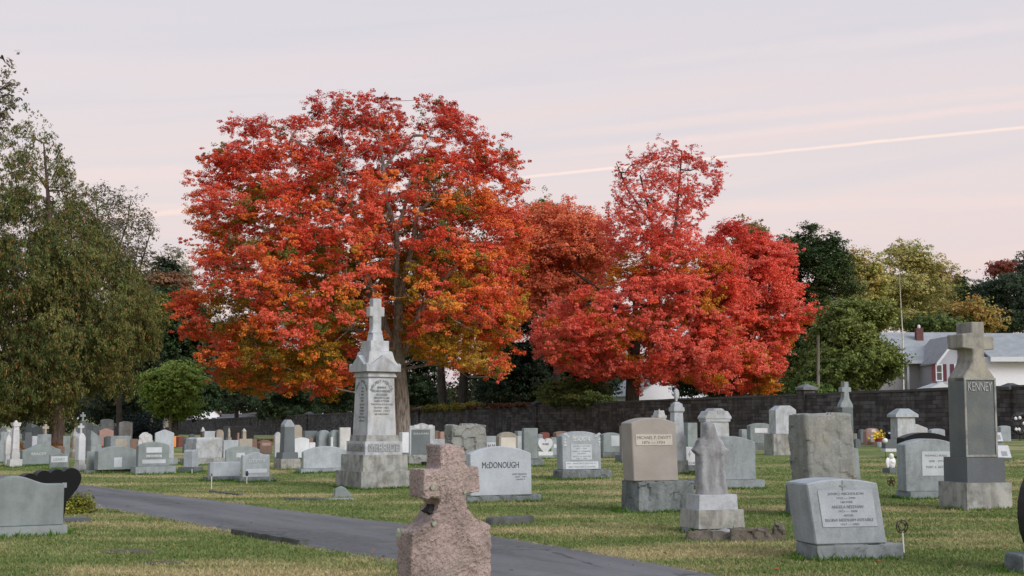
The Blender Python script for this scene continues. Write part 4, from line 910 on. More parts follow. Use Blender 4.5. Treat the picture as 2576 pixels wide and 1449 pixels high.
# small fittings -----------------------------------------------------
def tube(bm, pts, radii, n=6):
    rings = []; up = Vector((.3, .9, .1))
    for i, p in enumerate(pts):
        a = pts[max(i - 1, 0)]; b = pts[min(i + 1, len(pts) - 1)]; d = (b - a)
        d = d.normalized() if d.length > 1e-9 else Vector((0, 0, 1))
        u = d.cross(up); u = u.normalized() if u.length > 1e-4 else d.orthogonal().normalized(); v = d.cross(u)
        rings.append([bm.verts.new(p + (u * math.cos(2 * math.pi * k / n) + v * math.sin(2 * math.pi * k / n)) * radii[i]) for k in range(n)])
    for a, b in zip(rings, rings[1:]):
        for k in range(n): bm.faces.new((a[k], a[(k + 1) % n], b[(k + 1) % n], b[k]))
    bm.faces.new(rings[0]); bm.faces.new(rings[-1][::-1]); return bm
def ring(bm, c, r, rr, n=22):
    pts = [c + Vector((r * math.cos(2 * math.pi * i / n), 0, r * math.sin(2 * math.pi * i / n))) for i in range(n + 1)]
    return tube(bm, pts, [rr] * (n + 1), 5)
def marker(label, x, yb, yt, rmark, style, m='bronze', lean=0., group='grave flag holders'):
    p = ghit(x, yb); h = at(x, yt, p.y).z - p.z; mp = (at(x + 1, 1050, p.y) - at(x, 1050, p.y)).x; R = rmark * mp
    o = empty('grave_marker', p, .25, label=label, cat='grave marker', group=group); o.rotation_euler[1] = math.radians(lean)
    bm_obj('rod', tube(bmesh.new(), [Vector((0, 0, -.05)), Vector((0, 0, h - 2 * R + .01))], [.011, .011], 8), M['rod'], o)
    c = Vector((0, 0, h - R)); bm = bmesh.new()
    if style == 'ring':
        ring(bm, c, R * .93, R * .09); ring(bm, c, R * .55, R * .09)
        for i in range(5):
            a = math.pi / 2 + i * 2 * math.pi / 5; tube(bm, [c + Vector((math.cos(a), 0, math.sin(a))) * R * .5, c + Vector((math.cos(a), 0, math.sin(a))) * R], [R * .17, R * .12], 5)
    elif style == 'star':
        ring(bm, c, R * .9, R * .08)
        pts = [(c.x + R * (1 if i % 2 == 0 else .4) * math.sin(math.pi * i / 5), c.z + R * (1 if i % 2 == 0 else .4) * math.cos(math.pi * i / 5)) for i in range(10)]
        bm = join(bm, prism(pts, .02, 0))
    else:
        tube(bm, [c + Vector((0, 0, -R)), c + Vector((0, 0, -R * .4)), c + Vector((0, 0, R * .6)), c + Vector((0, 0, R))], [R * .3, R * .65, R * .5, R * .15], 8)
    bm_obj('emblem', bm, M[m], o); return o
marker('bronze ringed grave marker on a white rod beside the NICHOLSON stone', cx('r', 1118), cy('r', 1258), cy('r', 984), 17, 'ring', lean=-3)
marker('worn bronze star grave marker on a rod left of the broad blue-grey gravestone', cx('r', 1022), cy('r', 795), cy('r', 632), 12, 'star', 'bronzel', lean=-3)
marker('thin rod with a black furled flag in front of the TUCKER stone', cx(2, 1310), cy(2, 1262), cy(2, 1068), 6.5, 'cap', 'darkpot')
marker('white rod with a faded tip in the grass left of the low block gravestone', cx(2, 776), cy(2, 1350), cy(2, 1105), 4, 'cap', 'bronzel')
marker('short white rod at the foot of the narrow sideways gravestone', cx(2, 482), cy(2, 1112), cy(2, 1040), 2, 'cap', 'rod')
# shepherd hook lamp with white globe
p = ghit(cx(7, 485), cy(7, 1300)); o = empty('garden_light', p, 0, label='white globe light on a thin black stake near the white angel', cat='light'); h = at(cx(7, 485), cy(7, 1050), p.y).z - p.z
bm_obj('stake', tube(bmesh.new(), [Vector((0, 0, -.05)), Vector((0, 0, h))], [.008, .008], 6), M['darkpot'], o)
bmx = bmesh.new(); bmesh.ops.create_uvsphere(bmx, u_segments=14, v_segments=9, radius=.085); bm_obj('globe', bmx, M['whitep'], o, (0, 0, h + .07), True)
# pots of flowers
def pot(label, x, y, s, pm, fm, name='flower_pot', cat='flower pot'):
    p = ghit(x, y); o = empty(name, p, 0, label=label, cat=cat)
    bm_obj('pot', lathe([(s * .55, -.02), (s * .6, s * .1), (s * .8, s), (s * .85, s * 1.05), (s * .7, s * 1.0)], 14), M[pm], o)
    if fm:
        bm = bmesh.new(); rr = random.Random(int(x))
        for i in range(70):
            v = Vector((rr.gauss(0, .55), rr.gauss(0, .55), abs(rr.gauss(0, .45)))) * s; c = v + Vector((0, 0, s * 1.05)); r = s * .22; n_ = Vector((rr.gauss(0, 1), rr.gauss(0, 1), rr.gauss(.5, 1))).normalized(); u = n_.orthogonal().normalized(); w = n_.cross(u)
            bm.faces.new([bm.verts.new(c + u * r), bm.verts.new(c + w * r), bm.verts.new(c - u * r), bm.verts.new(c - w * r)])
        bm_obj('flowers', bm, M[fm], o)
    return o
pot('yellow and red chrysanthemums in a pot beside the pink gravestone', cx(6, 2010), cy(6, 1085), .26, 'redf', 'yellow')
pot('pale blue basket on the grass beside the yellow flowers', cx(6, 2012), cy(6, 1110), .18, 'bluew', None, 'basket', 'basket')
pot('small black vase on the grass behind the pink stone cross', cx(3, 1568), cy(3, 990), .11, 'darkpot', None, 'vase', 'vase')
pot('dark wreath pot among the far gravestones by the wall', cx(1, 2010), cy(1, 600), .9, 'darkpot', None, 'urn', 'urn')
p = ghit(cx(7, 2530), cy(7, 1020)); o = empty('wreath', p, .2, label='dark round wreath with white flowers at the right edge near the wall', cat='wreath')
bm_obj('stand', tube(bmesh.new(), [Vector((0, .1, -.03)), Vector((0, 0, 1.0))], [.02, .02], 5), M['darkpot'], o)
bm_obj('greens', rough(ring(bmesh.new(), Vector((0, 0, .75)), .38, .12), .04, .06, 9, 2), M['darkpot'], o)
bmw = bmesh.new()
for i in range(9): bmw = blob(bmw, (random.uniform(-.3, .4), -.14, .75 + random.uniform(-.4, .3)), (.08, .05, .08), 1)
bm_obj('flowers', bmw, M['whitep'], o)
# low stone curbs
def curb(label, pts, hgt, wid, mt, grp='low stone lot curbs'):
    P3 = [ghit(*p) for p in pts]; a, b = P3[0], P3[-1]; c = (a + b) / 2; rz = math.atan2(b.y - a.y, b.x - a.x); ln = (b - a).length
    bm = frustum(ln, wid, ln - .02, wid - .02, -.08, hgt, .01)
    o = bm_obj('curb_stone', rough(bm, .035, .02, 3, int(a.x * 10) % 17), M[mt], None, c + Vector((0, wid / 2, 0))); o.rotation_euler = (0, 0, rz); tag(o, label, 'curb', grp)
curb('long low stone curb sunk in the grass along the near side of the drive', [(590, 1345), (765, 1374)], .07, .16, 'curb')
curb('dark low curb in the grass behind the right side of the pink cross', [(1228, 1323), (1338, 1316)], .12, .2, 'curb')
curb('flat dark curb in the green grass left of the tall monument', [(712, 1258), (822, 1260)], .045, .12, 'curb')
curb('thin grey curb running right from the dark curb by the tall monument', [(825, 1257), (890, 1258)], .03, .12, 'grey')
curb('thin dark curb across the straw grass by the white rod', [(528, 1239), (606, 1248)], .045, .12, 'curb')
for lab, x, y, s in (('small bare earth patch in the left foreground grass', 410, 1418, .16), ('low strip of bare earth in the dry grass of the left foreground', 325, 1390, .20)):
    p = ghit(x, y); bm = bmesh.new(); bmesh.ops.create_icosphere(bm, subdivisions=3, radius=s)
    for v in bm.verts: v.co.z *= .16; v.co.x *= 1.8; v.co += v.co * .4 * mnoise.noise(v.co * 12)
    tag(bm_obj('earth_patch', bm, M['dirt'], None, p), lab, 'earth patch')

rr = random.Random(41)
GL = 'small grey gravestone in the far shaded rows under the conifer, left'
for i in range(34):
    x = rr.uniform(-10, 330); d = rr.uniform(95, 190)
    if abs(x - 143) < 30: continue
    p = at(x, 1050, d); p.z = tz(p.x, d); o = empty('gravestone', p, math.radians(25) - math.atan((x - 1288) / F), label=GL, cat='gravestone', group='far shaded gravestones')
    w = rr.uniform(.6, 1.1); h = rr.uniform(.8, 1.5)
    bm_obj('tablet', prism([(a, b + .14) for a, b in outline(rr.choice(['flat', 'arch', 'round', 'gable']), w, h)], .22, .01), M[rr.choice(['grey', 'ggrey', 'lgrey', 'slate', 'grey', 'mono'])], o)
    bm_obj('plinth', frustum(w + .2, .4, w + .18, .38, -.3, .141, .01), M['monob'], o)

# ------------------------------------------------------------------ cemetery wall
def wall_at(px, py_top=None):
    u = (px - 1288) / F; d = 53.93 / (u + .46667); return Vector((u * d, d, 0))
WANG = math.atan2(WDIR[1], WDIR[0])
W0 = Vector((*(WA - WDIR * 14), 0)); wlen = 215
def wtop(Y): return 3.1 - .0103 * (Y - 65) - (.0000095 * (Y - 65) ** 2)
m, t, b, out = mat_new('wall_masonry'); q = NT(t); tc = q.n('ShaderNodeTexCoord'); sp = q.n('ShaderNodeSeparateXYZ'); q.l(tc.outputs['Object'], sp.inputs[0])
cb = q.n('ShaderNodeCombineXYZ'); q.l(sp.outputs[0], cb.inputs[0]); q.l(q.m('ADD', sp.outputs[2], q.m('MULTIPLY', q.noise(tc.outputs['Object'], .5, 2), .12)), cb.inputs[1])
br = q.n('ShaderNodeTexBrick'); q.l(cb.outputs[0], br.inputs['Vector']); br.inputs['Scale'].default_value = 1.0
br.inputs['Brick Width'].default_value = .62; br.inputs['Row Height'].default_value = .21; br.inputs['Mortar Size'].default_value = .014; br.inputs['Mortar Smooth'].default_value = .3; br.inputs['Bias'].default_value = -.15
br.inputs['Color1'].default_value = (.040, .037, .040, 1); br.inputs['Color2'].default_value = (.165, .155, .160, 1); br.inputs['Mortar'].default_value = (.018, .016, .018, 1); br.offset = .43; br.squash = 1.4; br.squash_frequency = 3
P = tc.outputs['Object']
c = q.mix(q.mr(q.noise(P, 1.7, 5), .50, .66, 0, .7), br.outputs['Color'], (.15, .145, .145)); c = q.mix(q.mr(q.noise(q.scale(P, (2.5, 2.5, .35)), 1.2, 5), .50, .66, 0, .75), c, (.022, .02, .02)); c = q.mix(q.mr(q.noise(P, .45, 4), .42, .62, 0, .55), c, (.045, .035, .032))
q.l(c, b.inputs['Base Color']); b.inputs['Roughness'].default_value = .9
q.bump(q.m('ADD', q.m('MULTIPLY', br.outputs['Fac'], -1.), q.m('MULTIPLY', q.noise(P, 7., 5), .6)), .9, .05, b); M['wall'] = m
M['coping'] = stone_mat('wall_coping', (.085, .085, .09), stain=.4, stain_col=(.03, .03, .03), bump=.6)
M['pier'] = stone_mat('wall_pier_cap', (.20, .215, .225), stain=.35, bump=.5)
wall = empty('cemetery_wall', W0, WANG, label='long dark coursed stone wall along the back of the cemetery', cat='wall')
def strip(u0, u1, n, zf0, zf1, y0, y1, jit=0., seed=1):
    bm = bmesh.new(); rr = random.Random(seed); secs = []
    for i in range(n + 1):
        u = u0 + (u1 - u0) * i / n; P_ = np.array([W0.x, W0.y]) + WDIR * u; j = rr.uniform(-jit, jit)
        a = zf0(P_[1], P_[0]); c_ = zf1(P_[1], P_[0]) + j
        secs.append([bm.verts.new(v) for v in ((u, y0, a), (u, y1, a), (u, y1, c_), (u, y0, c_))])
    for s, r in zip(secs, secs[1:]):
        for k_ in range(4): bm.faces.new((s[k_], s[(k_ + 1) % 4], r[(k_ + 1) % 4], r[k_]))
    bm.faces.new(secs[0]); bm.faces.new(secs[-1][::-1]); bmesh.ops.recalc_face_normals(bm, faces=bm.faces); return bm
bm_obj('wall_face', strip(0, wlen, 60, lambda Y, X: tz(X, Y) - .4, lambda Y, X: wtop(Y) - .12, -.2, .25), M['wall'], wall)
bm_obj('coping', strip(0, wlen, 190, lambda Y, X: wtop(Y) - .119, lambda Y, X: wtop(Y), -.26, .31, .025, 4), M['coping'], wall)
for px, hi in ((2027, .42), (1355, .20), (1060, .22), (780, .2), (637, .15), (438, .35), (2540, .0)):
    w_ = wall_at(px); u = (w_.x - W0.x) * WDIR[0] + (w_.y - W0.y) * WDIR[1]; z0 = tz(w_.x, w_.y) - .3; z1 = wtop(w_.y) + hi
    bm = frustum(.62, .80, .60, .78, z0, z1 - .22, .02, cx=u, cy=0.02); pr_ = bm_obj('pier', bm, M['wall'], wall)
    bm_obj('pier_cap', join(frustum(.80, .98, .80, .98, z1 - .22, z1 - .08, .02, cx=u, cy=.02), frustum(.78, .96, .15, .2, z1 - .08, z1 + .10, 0, cx=u, cy=.02)), M['pier' if hi > .3 else 'coping'], pr_)

# ------------------------------------------------------------------ trees
def tree_mesh_limbs(paths, nseg=8):
    bm = bmesh.new()
    for pts, radii, n in paths: tube(bm, pts, radii, n)
    return bm
def edge_dist(px, pz, poly):
    d = np.full(px.shape, 1e9); n = len(poly)
    for i in range(n):
        a = poly[i]; b = poly[(i + 1) % n]; ab = b - a; L2 = (ab ** 2).sum() + 1e-9
        t_ = np.clip(((px - a[0]) * ab[0] + (pz - a[1]) * ab[1]) / L2, 0, 1)
        d = np.minimum(d, np.hypot(px - a[0] - t_ * ab[0], pz - a[1] - t_ * ab[1]))
    return d
def leaf_cloud(C, R3, cnt, col, size, asp, droop, rng, ctr, cvar=.18, alt=None, updir=.7):
    idx = np.repeat(np.arange(len(C)), cnt); N = len(idx)
    g3 = rng.normal(size=(N, 3)); g3 /= np.linalg.norm(g3, axis=1, keepdims=True); r = rng.uniform(0.15, 1, N) ** .5
    P_ = C[idx] + g3 * r[:, None] * R3[idx]
    out = P_ - ctr; out /= np.linalg.norm(out, axis=1, keepdims=True) + 1e-9
    nrm = out * .55 + g3 * .35 + rng.normal(size=(N, 3)) * .55; nrm[:, 2] += updir
    nrm /= np.linalg.norm(nrm, axis=1, keepdims=True)
    tn = rng.normal(size=(N, 3)); tn[:, 2] -= droop; tn -= (tn * nrm).sum(1, keepdims=True) * nrm; tn /= np.linalg.norm(tn, axis=1, keepdims=True)
    bt_ = np.cross(nrm, tn); s = size * rng.uniform(.65, 1.3, N)[:, None]
    tn = tn * s; bt_ = bt_ * s * asp
    V = np.stack([P_ - tn * .5, P_ + bt_ * .5 + tn * .05, P_ + tn * .55, P_ - bt_ * .5 - tn * .05], 1).reshape(-1, 3)
    c = col[idx] * (1 + rng.normal(0, cvar, (N, 1)))
    if alt is not None:
        pick = rng.random(N) < alt[1]; c[pick] = np.array(alt[0]) * (1 + rng.normal(0, cvar, (pick.sum(), 1)))
    c = np.clip(c, .004, .9)
    return V, np.repeat(c, 4, 0)
def crown_mesh(name, V, c): return np_mesh(name, V, np.arange(len(V)).reshape(-1, 4), c)

def tree(name, label, cat, poly, d, palette, ncl, per, lsize, cr, trunk, limbs=(), gaps=(), seed=1, depth=.9, group=None, bark='bark', asp=.62, droop=.3, flat=.6,
         shell=.0, dens=None, alt=None, nbr=150, brr=.05, base=None, cvar=.18, maxb=None, updir=.7, gain=1.45, topf=None, cut=-.14, bough=None, clear=0.):
    rng = np.random.RandomState(seed); pts = np.array([[at(x, y, d).x, at(x, y, d).z] for x, y in poly])
    mnx, mnz = pts.min(0); mxx, mxz = pts.max(0)
    gp = [(at(x, y, d).x, at(x, y, d).z, rx * d / F, ry * d / F) for x, y, rx, ry in gaps]
    CX = rng.uniform(mnx, mxx, ncl * 8); CZ = rng.uniform(mnz, mxz, ncl * 8)
    ok = in_poly(CX, CZ, pts); CX = CX[ok]; CZ = CZ[ok]
    e = edge_dist(CX, CZ, pts); half = (mxx - mnx) / 2 * depth
    E = min(half, (mxz - mnz) / 2) * .8
    th_ = half * np.sqrt(np.clip(1 - (1 - np.clip(e / E, 0, 1)) ** 2, 0.02, 1))
    keep = e > cr * .35
    if dens is not None: keep &= rng.random(len(CX)) < dens((CX - mnx) / (mxx - mnx), (CZ - mnz) / (mxz - mnz))
    CX, CZ, th_, e = CX[keep], CZ[keep], th_[keep], e[keep]
    sgn = rng.uniform(-1, 1, len(CX)); sgn = np.sign(sgn) * np.abs(sgn) ** (.55 if shell else .8); CY = sgn * th_
    keep = np.ones(len(CX), bool)
    for gx, gz_, rx, ry in gp: keep &= (((CX - gx) / rx) ** 2 + ((CZ - gz_) / ry) ** 2) > 1 - .35 * rng.random(len(CX))
    # clumping: drop centres where a 3D noise is low
    nv = np.array([mnoise.noise(Vector((x / cr / 3.2, y / cr / 3.2 + seed, z / cr / 2.4))) for x, y, z in zip(CX, CY, CZ)])
    keep &= nv > (cut(CZ, mnz, mxz) if callable(cut) else cut)
    CX, CY, CZ = CX[keep][:ncl], CY[keep][:ncl], CZ[keep][:ncl]; nv = nv[keep][:ncl]
    if bough:
        # leaf masses sit on boughs: spread bough centres, then gather the clumps round them
        sp_, rb, vs_ = bough; order = rng.permutation(len(CX)); BC = []
        for i in order:
            c_ = (CX[i], CY[i], CZ[i])
            if all((c_[0] - q_[0]) ** 2 + ((c_[1] - q_[1]) * .8) ** 2 + ((c_[2] - q_[2]) * 1.25) ** 2 > sp_ ** 2 for q_ in BC): BC.append(c_)
            if len(BC) >= 400: break
        BC = np.array(BC); nper = int(np.ceil(ncl * 1.25 / len(BC))); BR = rb * rng.uniform(.6, 1.35, len(BC))
        G = rng.normal(size=(len(BC), nper, 3)); G /= np.linalg.norm(G, axis=2, keepdims=True); G *= rng.random((len(BC), nper, 1)) ** .45
        PC = BC[:, None, :] + G * BR[:, None, None] * np.array([1, 1, vs_]); PC[:, :, 2] -= .18 * np.linalg.norm(G[:, :, :2], axis=2) ** 2 * BR[:, None]
        PC = PC.reshape(-1, 3); e2 = edge_dist(PC[:, 0], PC[:, 2], pts); ok2 = in_poly(PC[:, 0], PC[:, 2], pts) & (e2 > cr * .75)
        for gx, gz_, rx, ry in gp: ok2 &= (((PC[:, 0] - gx) / rx) ** 2 + ((PC[:, 2] - gz_) / ry) ** 2) > 1 - .35 * rng.random(len(PC))
        if clear:
            LN = []
            for lb in limbs:
                q_ = [(at(k_[0], k_[1], d), k_[3] if len(k_) > 3 else 0., k_[2]) for k_ in lb]
                for (a0, y0, w0), (a1, y1, w1) in zip(q_, q_[1:]):
                    for f_ in np.linspace(0, 1, 5):
                        if min(y0, y1) < -.4: LN.append((a0.x + (a1.x - a0.x) * f_, y0 + (y1 - y0) * f_, a0.z + (a1.z - a0.z) * f_))
            for lx_, ly_, lz_ in LN: ok2 &= ~((np.hypot(PC[:, 0] - lx_, PC[:, 2] - lz_) < clear * rng.uniform(.5, 1.2, len(PC))) & (PC[:, 1] < ly_ + .2))
        PC = PC[ok2]; PC = PC[rng.permutation(len(PC))][:ncl]; CX, CY, CZ = PC.T
    bx, by_ = base if base else (trunk[0][0], None)
    bp = at(bx, 1050, d); bp.z = tz(bp.x, d) - .1
    C = np.stack([CX - bp.x, CY, CZ - bp.z], 1)
    u = (CX - mnx) / (mxx - mnx); v = (CZ - mnz) / (mxz - mnz)
    def field(sc, o_):
        q_ = np.array([mnoise.noise(Vector((x / cr / sc + o_, y / cr / sc, z / cr / sc * 1.3))) for x, y, z in zip(CX, CY, CZ)]); return np.argsort(np.argsort(q_)) / max(1, len(q_) - 1)
    ee = edge_dist(CX, CZ, pts); tt_ = half * np.sqrt(np.clip(1 - (1 - np.clip(ee / E, 0, 1)) ** 2, 0.02, 1))
    FLD['A'] = field(6., seed * 3.); FLD['B'] = field(3.6, seed * 5. + 9); FLD['inn'] = np.clip(1 - np.maximum(np.abs(CY) / tt_, 1 - ee / E), 0, 1)
    col = palette(u, v, CY / (half + 1e-6), rng, len(C)) * gain
    tf = topf(v) if topf else np.ones(len(C))
    R3 = np.stack([rng.uniform(.6, 1.45, len(C)) * cr, rng.uniform(.6, 1.45, len(C)) * cr, rng.uniform(.6, 1.4, len(C)) * cr * flat], 1) * tf[:, None] ** .5
    # every clump is a handful of smaller sprays, so that its outline is ragged
    KS = 6; SC_ = np.repeat(C, KS, 0) + rng.normal(0, .60, (len(C) * KS, 3)) * np.repeat(R3, KS, 0)
    SR = np.repeat(R3, KS, 0) * rng.uniform(.28, .62, (len(C) * KS, 1)); scol = np.repeat(col, KS, 0) * (1 + rng.normal(0, .10, (len(C) * KS, 1)))
    ctr = np.array([(mnx + mxx) / 2 - bp.x, 0, mnz + (mxz - mnz) * .35 - bp.z])
    cnt = (per / KS * rng.uniform(.5, 1.5, len(SC_)) * np.repeat(tf, KS)).astype(int)
    V, cc = leaf_cloud(SC_, SR, cnt, scol, lsize, asp, droop, rng, ctr, cvar, alt, updir)
    root = empty(name, bp, 0, label=label, cat=cat, group=group)
    link_mesh('crown', crown_mesh('crown', V, cc), M['leaf'], root)
    # wood
    nodes = []; paths = []
    def conv_(pl, y0=0.):
        o = []
        for i, q_ in enumerate(pl):
            x, y, wpx = q_[:3]; dy = q_[3] if len(q_) > 3 else y0
            p_ = at(x, y, d); o.append((Vector((p_.x - bp.x, dy, p_.z - bp.z)), wpx * d / F / 2))
        return o
    tr = conv_(trunk); tr.insert(0, (Vector((tr[0][0].x, 0, -.3)), tr[0][1] * 1.35))
    paths.append(([a for a, _ in tr], [r for _, r in tr], 12)); nodes += [a for a, _ in tr[2:]] or [tr[-1][0]]
    for lb in limbs:
        l_ = conv_(lb); paths.append(([a for a, _ in l_], [r for _, r in l_], 8))
        for (a, _), (b_, _) in zip(l_, l_[1:]):
            for k_ in range(1, 4): nodes.append(a.lerp(b_, k_ / 3))
    bm_obj('trunk', tree_mesh_limbs(paths), M[bark], root, smooth=True)
    if nbr:
        sel = rng.permutation(len(C))[:nbr]; tb = np.array(tr[-1][0]); sel = sel[np.argsort(np.linalg.norm(C[sel] - tb, axis=1))]
        NP = np.array([list(n_) for n_ in nodes]); bp_ = []; rad = [brr * 1.6] * len(NP)
        for i in sel:
            c_ = C[i]; dd = np.linalg.norm(NP - c_, axis=1) + np.where(NP[:, 2] > c_[2] + .5, 4., 0.); j = int(dd.argmin()); a = NP[j]
            mid = (a + c_) / 2 + rng.normal(0, .12, 3) * np.linalg.norm(c_ - a) * .6; mid[2] -= np.linalg.norm(c_ - a) * .06
            r0 = max(rad[j] * .72, brr * .28)
            bp_.append(([Vector(a), Vector(mid), Vector(c_)], [r0, r0 * .75, r0 * .4], 4)); NP = np.vstack([NP, mid, c_]); rad += [r0 * .85, r0 * .7]
        tag(bm_obj('branches', tree_mesh_limbs(bp_), M[bark], root), kind='stuff')
    return root
def lerp_c(a, b, t_): return np.array(a)[None] * (1 - t_[:, None]) + np.array(b)[None] * t_[:, None]
RED = (.70, .095, .044); DRED = (.48, .055, .036); PRED = (.86, .17, .10); ORG = (.80, .26, .042); GOLD = (.56, .31, .034); OLIVE = (.20, .165, .026); GRN = (.09, .14, .028)
FLD = {}
def pal_maple(u, v, dz, rng, n):
    A, B, inn = FLD['A'], FLD['B'], FLD['inn']
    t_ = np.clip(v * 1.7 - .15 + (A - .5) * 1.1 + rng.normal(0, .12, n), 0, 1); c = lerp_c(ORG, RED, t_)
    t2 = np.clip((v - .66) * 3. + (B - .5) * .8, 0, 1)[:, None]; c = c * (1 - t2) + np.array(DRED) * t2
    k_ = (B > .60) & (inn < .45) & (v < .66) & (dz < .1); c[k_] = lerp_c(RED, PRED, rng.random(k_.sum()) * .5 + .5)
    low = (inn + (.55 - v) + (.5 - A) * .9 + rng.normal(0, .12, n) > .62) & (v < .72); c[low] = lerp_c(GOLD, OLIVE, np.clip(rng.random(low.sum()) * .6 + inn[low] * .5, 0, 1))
    ol = rng.random(n) < .04; c[ol] = lerp_c(OLIVE, GRN, rng.random(ol.sum())); return c
def pal_maple2(u, v, dz, rng, n):
    A, B, inn = FLD['A'], FLD['B'], FLD['inn']
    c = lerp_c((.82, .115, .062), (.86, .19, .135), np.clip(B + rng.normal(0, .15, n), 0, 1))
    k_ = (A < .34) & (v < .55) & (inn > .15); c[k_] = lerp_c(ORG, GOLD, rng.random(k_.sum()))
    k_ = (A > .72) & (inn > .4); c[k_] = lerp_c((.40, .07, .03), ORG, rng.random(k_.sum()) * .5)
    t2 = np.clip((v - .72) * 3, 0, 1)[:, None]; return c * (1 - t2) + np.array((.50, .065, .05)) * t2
def pal(*cols, w=None, vert=0.):
    cols = np.array(cols)
    def f(u, v, dz, rng, n):
        base_ = FLD['A'] * .6 + rng.random(n) * .4 if len(FLD.get('A', ())) == n else rng.random(n)
        x = np.clip(base_ * (1 - vert) + v * vert, 0, .9999) * (len(cols) - 1); i = x.astype(int); fr_ = (x - i)[:, None]
        return cols[i] * (1 - fr_) + cols[i + 1] * fr_
    return f
# the great red maple
poly1 = [(500, 480), (530, 400), (548, 370), (585, 372), (578, 330), (600, 302), (655, 284), (680, 300), (720, 300), (745, 285), (775, 285), (790, 250), (825, 228), (855, 222), (880, 228), (905, 212), (945, 202), (985, 206), (1022, 222), (1040, 250), (1075, 225), (1105, 222), (1145, 235), (1170, 248), (1195, 275), (1205, 315), (1225, 345), (1270, 325), (1290, 370), (1300, 410), (1322, 470), (1330, 560), (1322, 650), (1310, 720), (1328, 790), (1308, 840), (1285, 870), (1275, 930), (1262, 965), (1200, 950), (1130, 935), (1075, 925), (1035, 915), (1015, 880), (925, 900), (885, 960), (870, 1008), (820, 1015), (770, 985), (715, 990), (640, 1005), (590, 985), (540, 960), (520, 920), (535, 880), (490, 850), (468, 790), (475, 745), (530, 715), (515, 640), (510, 560), (505, 520)]
poly1 = [(905 + (x - 905) * 1.025, y + max(0, 26 * (1 - (y - 200) / 300))) for x, y in poly1]
tr1 = [(1012, 1090, 44), (1010, 1000, 38), (1003, 930, 36), (996, 880, 40)]
lm1 = [[(996, 885, 30), (1000, 840, 26, -.4), (1008, 780, 20, -1.2), (1020, 720, 16, -2.2), (1045, 640, 13, -3.4), (1060, 560, 11, -4.2), (1110, 518, 7, -5), (1180, 520, 5, -5.4)], [(990, 880, 26), (972, 830, 20, -.3), (955, 770, 15, -.8), (930, 700, 12, -1.5), (895, 640, 8, -2)], [(975, 835, 15), (940, 790, 12, 1), (915, 700, 10, 1.5), (905, 600, 8, 2)],
       [(1008, 900, 20), (1035, 840, 18, .5), (1052, 780, 15, 1), (1110, 700, 11, 1.8), (1180, 620, 7, 2.5)], [(1002, 800, 20, -.6), (1004, 700, 15, -2.0), (1008, 610, 13, -3.4), (985, 520, 11, -4.2), (975, 430, 9, -3.6), (960, 330, 6, -2.6)], [(1008, 600, 11, -3.4), (1030, 540, 9, -4.), (1045, 470, 6, -4.), (1080, 380, 4, -3)], [(975, 450, 8, -3.6), (1010, 410, 6, -4), (1050, 370, 4, -4.)],
       [(1040, 650, 7, -3.2), (1070, 610, 6, -4.2), (1120, 590, 4, -5)], [(880, 830, 14, 0), (890, 800, 12, 0), (870, 770, 10, .5), (850, 700, 8, 1), (800, 600, 6, 2)], [(985, 885, 20), (940, 850, 16, .5), (885, 825, 14, .8), (830, 830, 8, 1), (790, 840, 5, 1.2)], [(905, 610, 9, 1), (885, 500, 8, -1.6), (865, 440, 7, -2.6), (820, 410, 5, -3), (750, 370, 4, -3)], [(865, 440, 6, -2.6), (880, 400, 5, -2.8), (870, 350, 3, -2.6)]]
gaps1 = [(1020, 285, 16, 45), (1040, 330, 14, 40), (960, 450, 26, 20), (915, 440, 18, 22), (725, 335, 22, 20), (1035, 440, 22, 26), (640, 515, 22, 12), (700, 590, 12, 9), (832, 590, 12, 10), (1225, 330, 14, 14), (760, 440, 18, 12), (690, 400, 14, 10), (545, 525, 16, 7), (510, 690, 10, 14), (620, 640, 8, 6), (890, 390, 22, 20)]
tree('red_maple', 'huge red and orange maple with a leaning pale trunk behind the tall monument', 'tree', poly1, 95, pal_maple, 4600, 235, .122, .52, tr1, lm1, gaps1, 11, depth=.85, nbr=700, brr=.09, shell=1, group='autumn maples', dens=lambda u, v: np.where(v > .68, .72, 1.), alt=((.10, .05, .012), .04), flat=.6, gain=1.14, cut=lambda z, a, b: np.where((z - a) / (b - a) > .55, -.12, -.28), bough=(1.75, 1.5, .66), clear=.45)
poly2 = [(1530, 470), (1545, 400), (1600, 375), (1650, 348), (1730, 362), (1790, 385), (1825, 405), (1822, 480), (1790, 540), (1760, 590), (1860, 640), (1870, 760), (1860, 900), (1830, 1000), (1720, 975), (1640, 985), (1600, 1005), (1560, 950), (1490, 970), (1420, 940), (1340, 895), (1332, 830), (1368, 760), (1430, 728), (1500, 715), (1530, 640), (1490, 560), (1515, 520)]
tr2 = [(1590, 1030, 36), (1592, 940, 34), (1595, 880, 32), (1600, 840, 26)]
lm2 = [[(1600, 845, 20), (1615, 790, 16), (1650, 740, 13), (1680, 660, 10), (1700, 560, 8), (1710, 450, 5), (1715, 380, 3)], [(1595, 850, 16), (1570, 790, 12), (1520, 740, 10), (1440, 680, 6)], [(1600, 840, 16), (1598, 760, 14), (1640, 690, 10), (1640, 560, 7), (1610, 440, 4)], [(1605, 840, 14), (1660, 800, 11), (1740, 740, 8), (1800, 690, 5)], [(1640, 560, 6), (1580, 480, 4), (1550, 410, 2)], [(1590, 880, 14), (1520, 850, 9), (1430, 830, 5)]]
gaps2 = [(1600, 470, 16, 30), (1660, 520, 10, 20), (1750, 480, 12, 20), (1560, 590, 12, 16), (1620, 640, 12, 12), (1700, 600, 10, 16), (1500, 680, 22, 22), (1640, 975, 42, 22), (1740, 680, 14, 12), (1690, 440, 10, 16), (1790, 450, 8, 16), (1500, 800, 10, 8)]
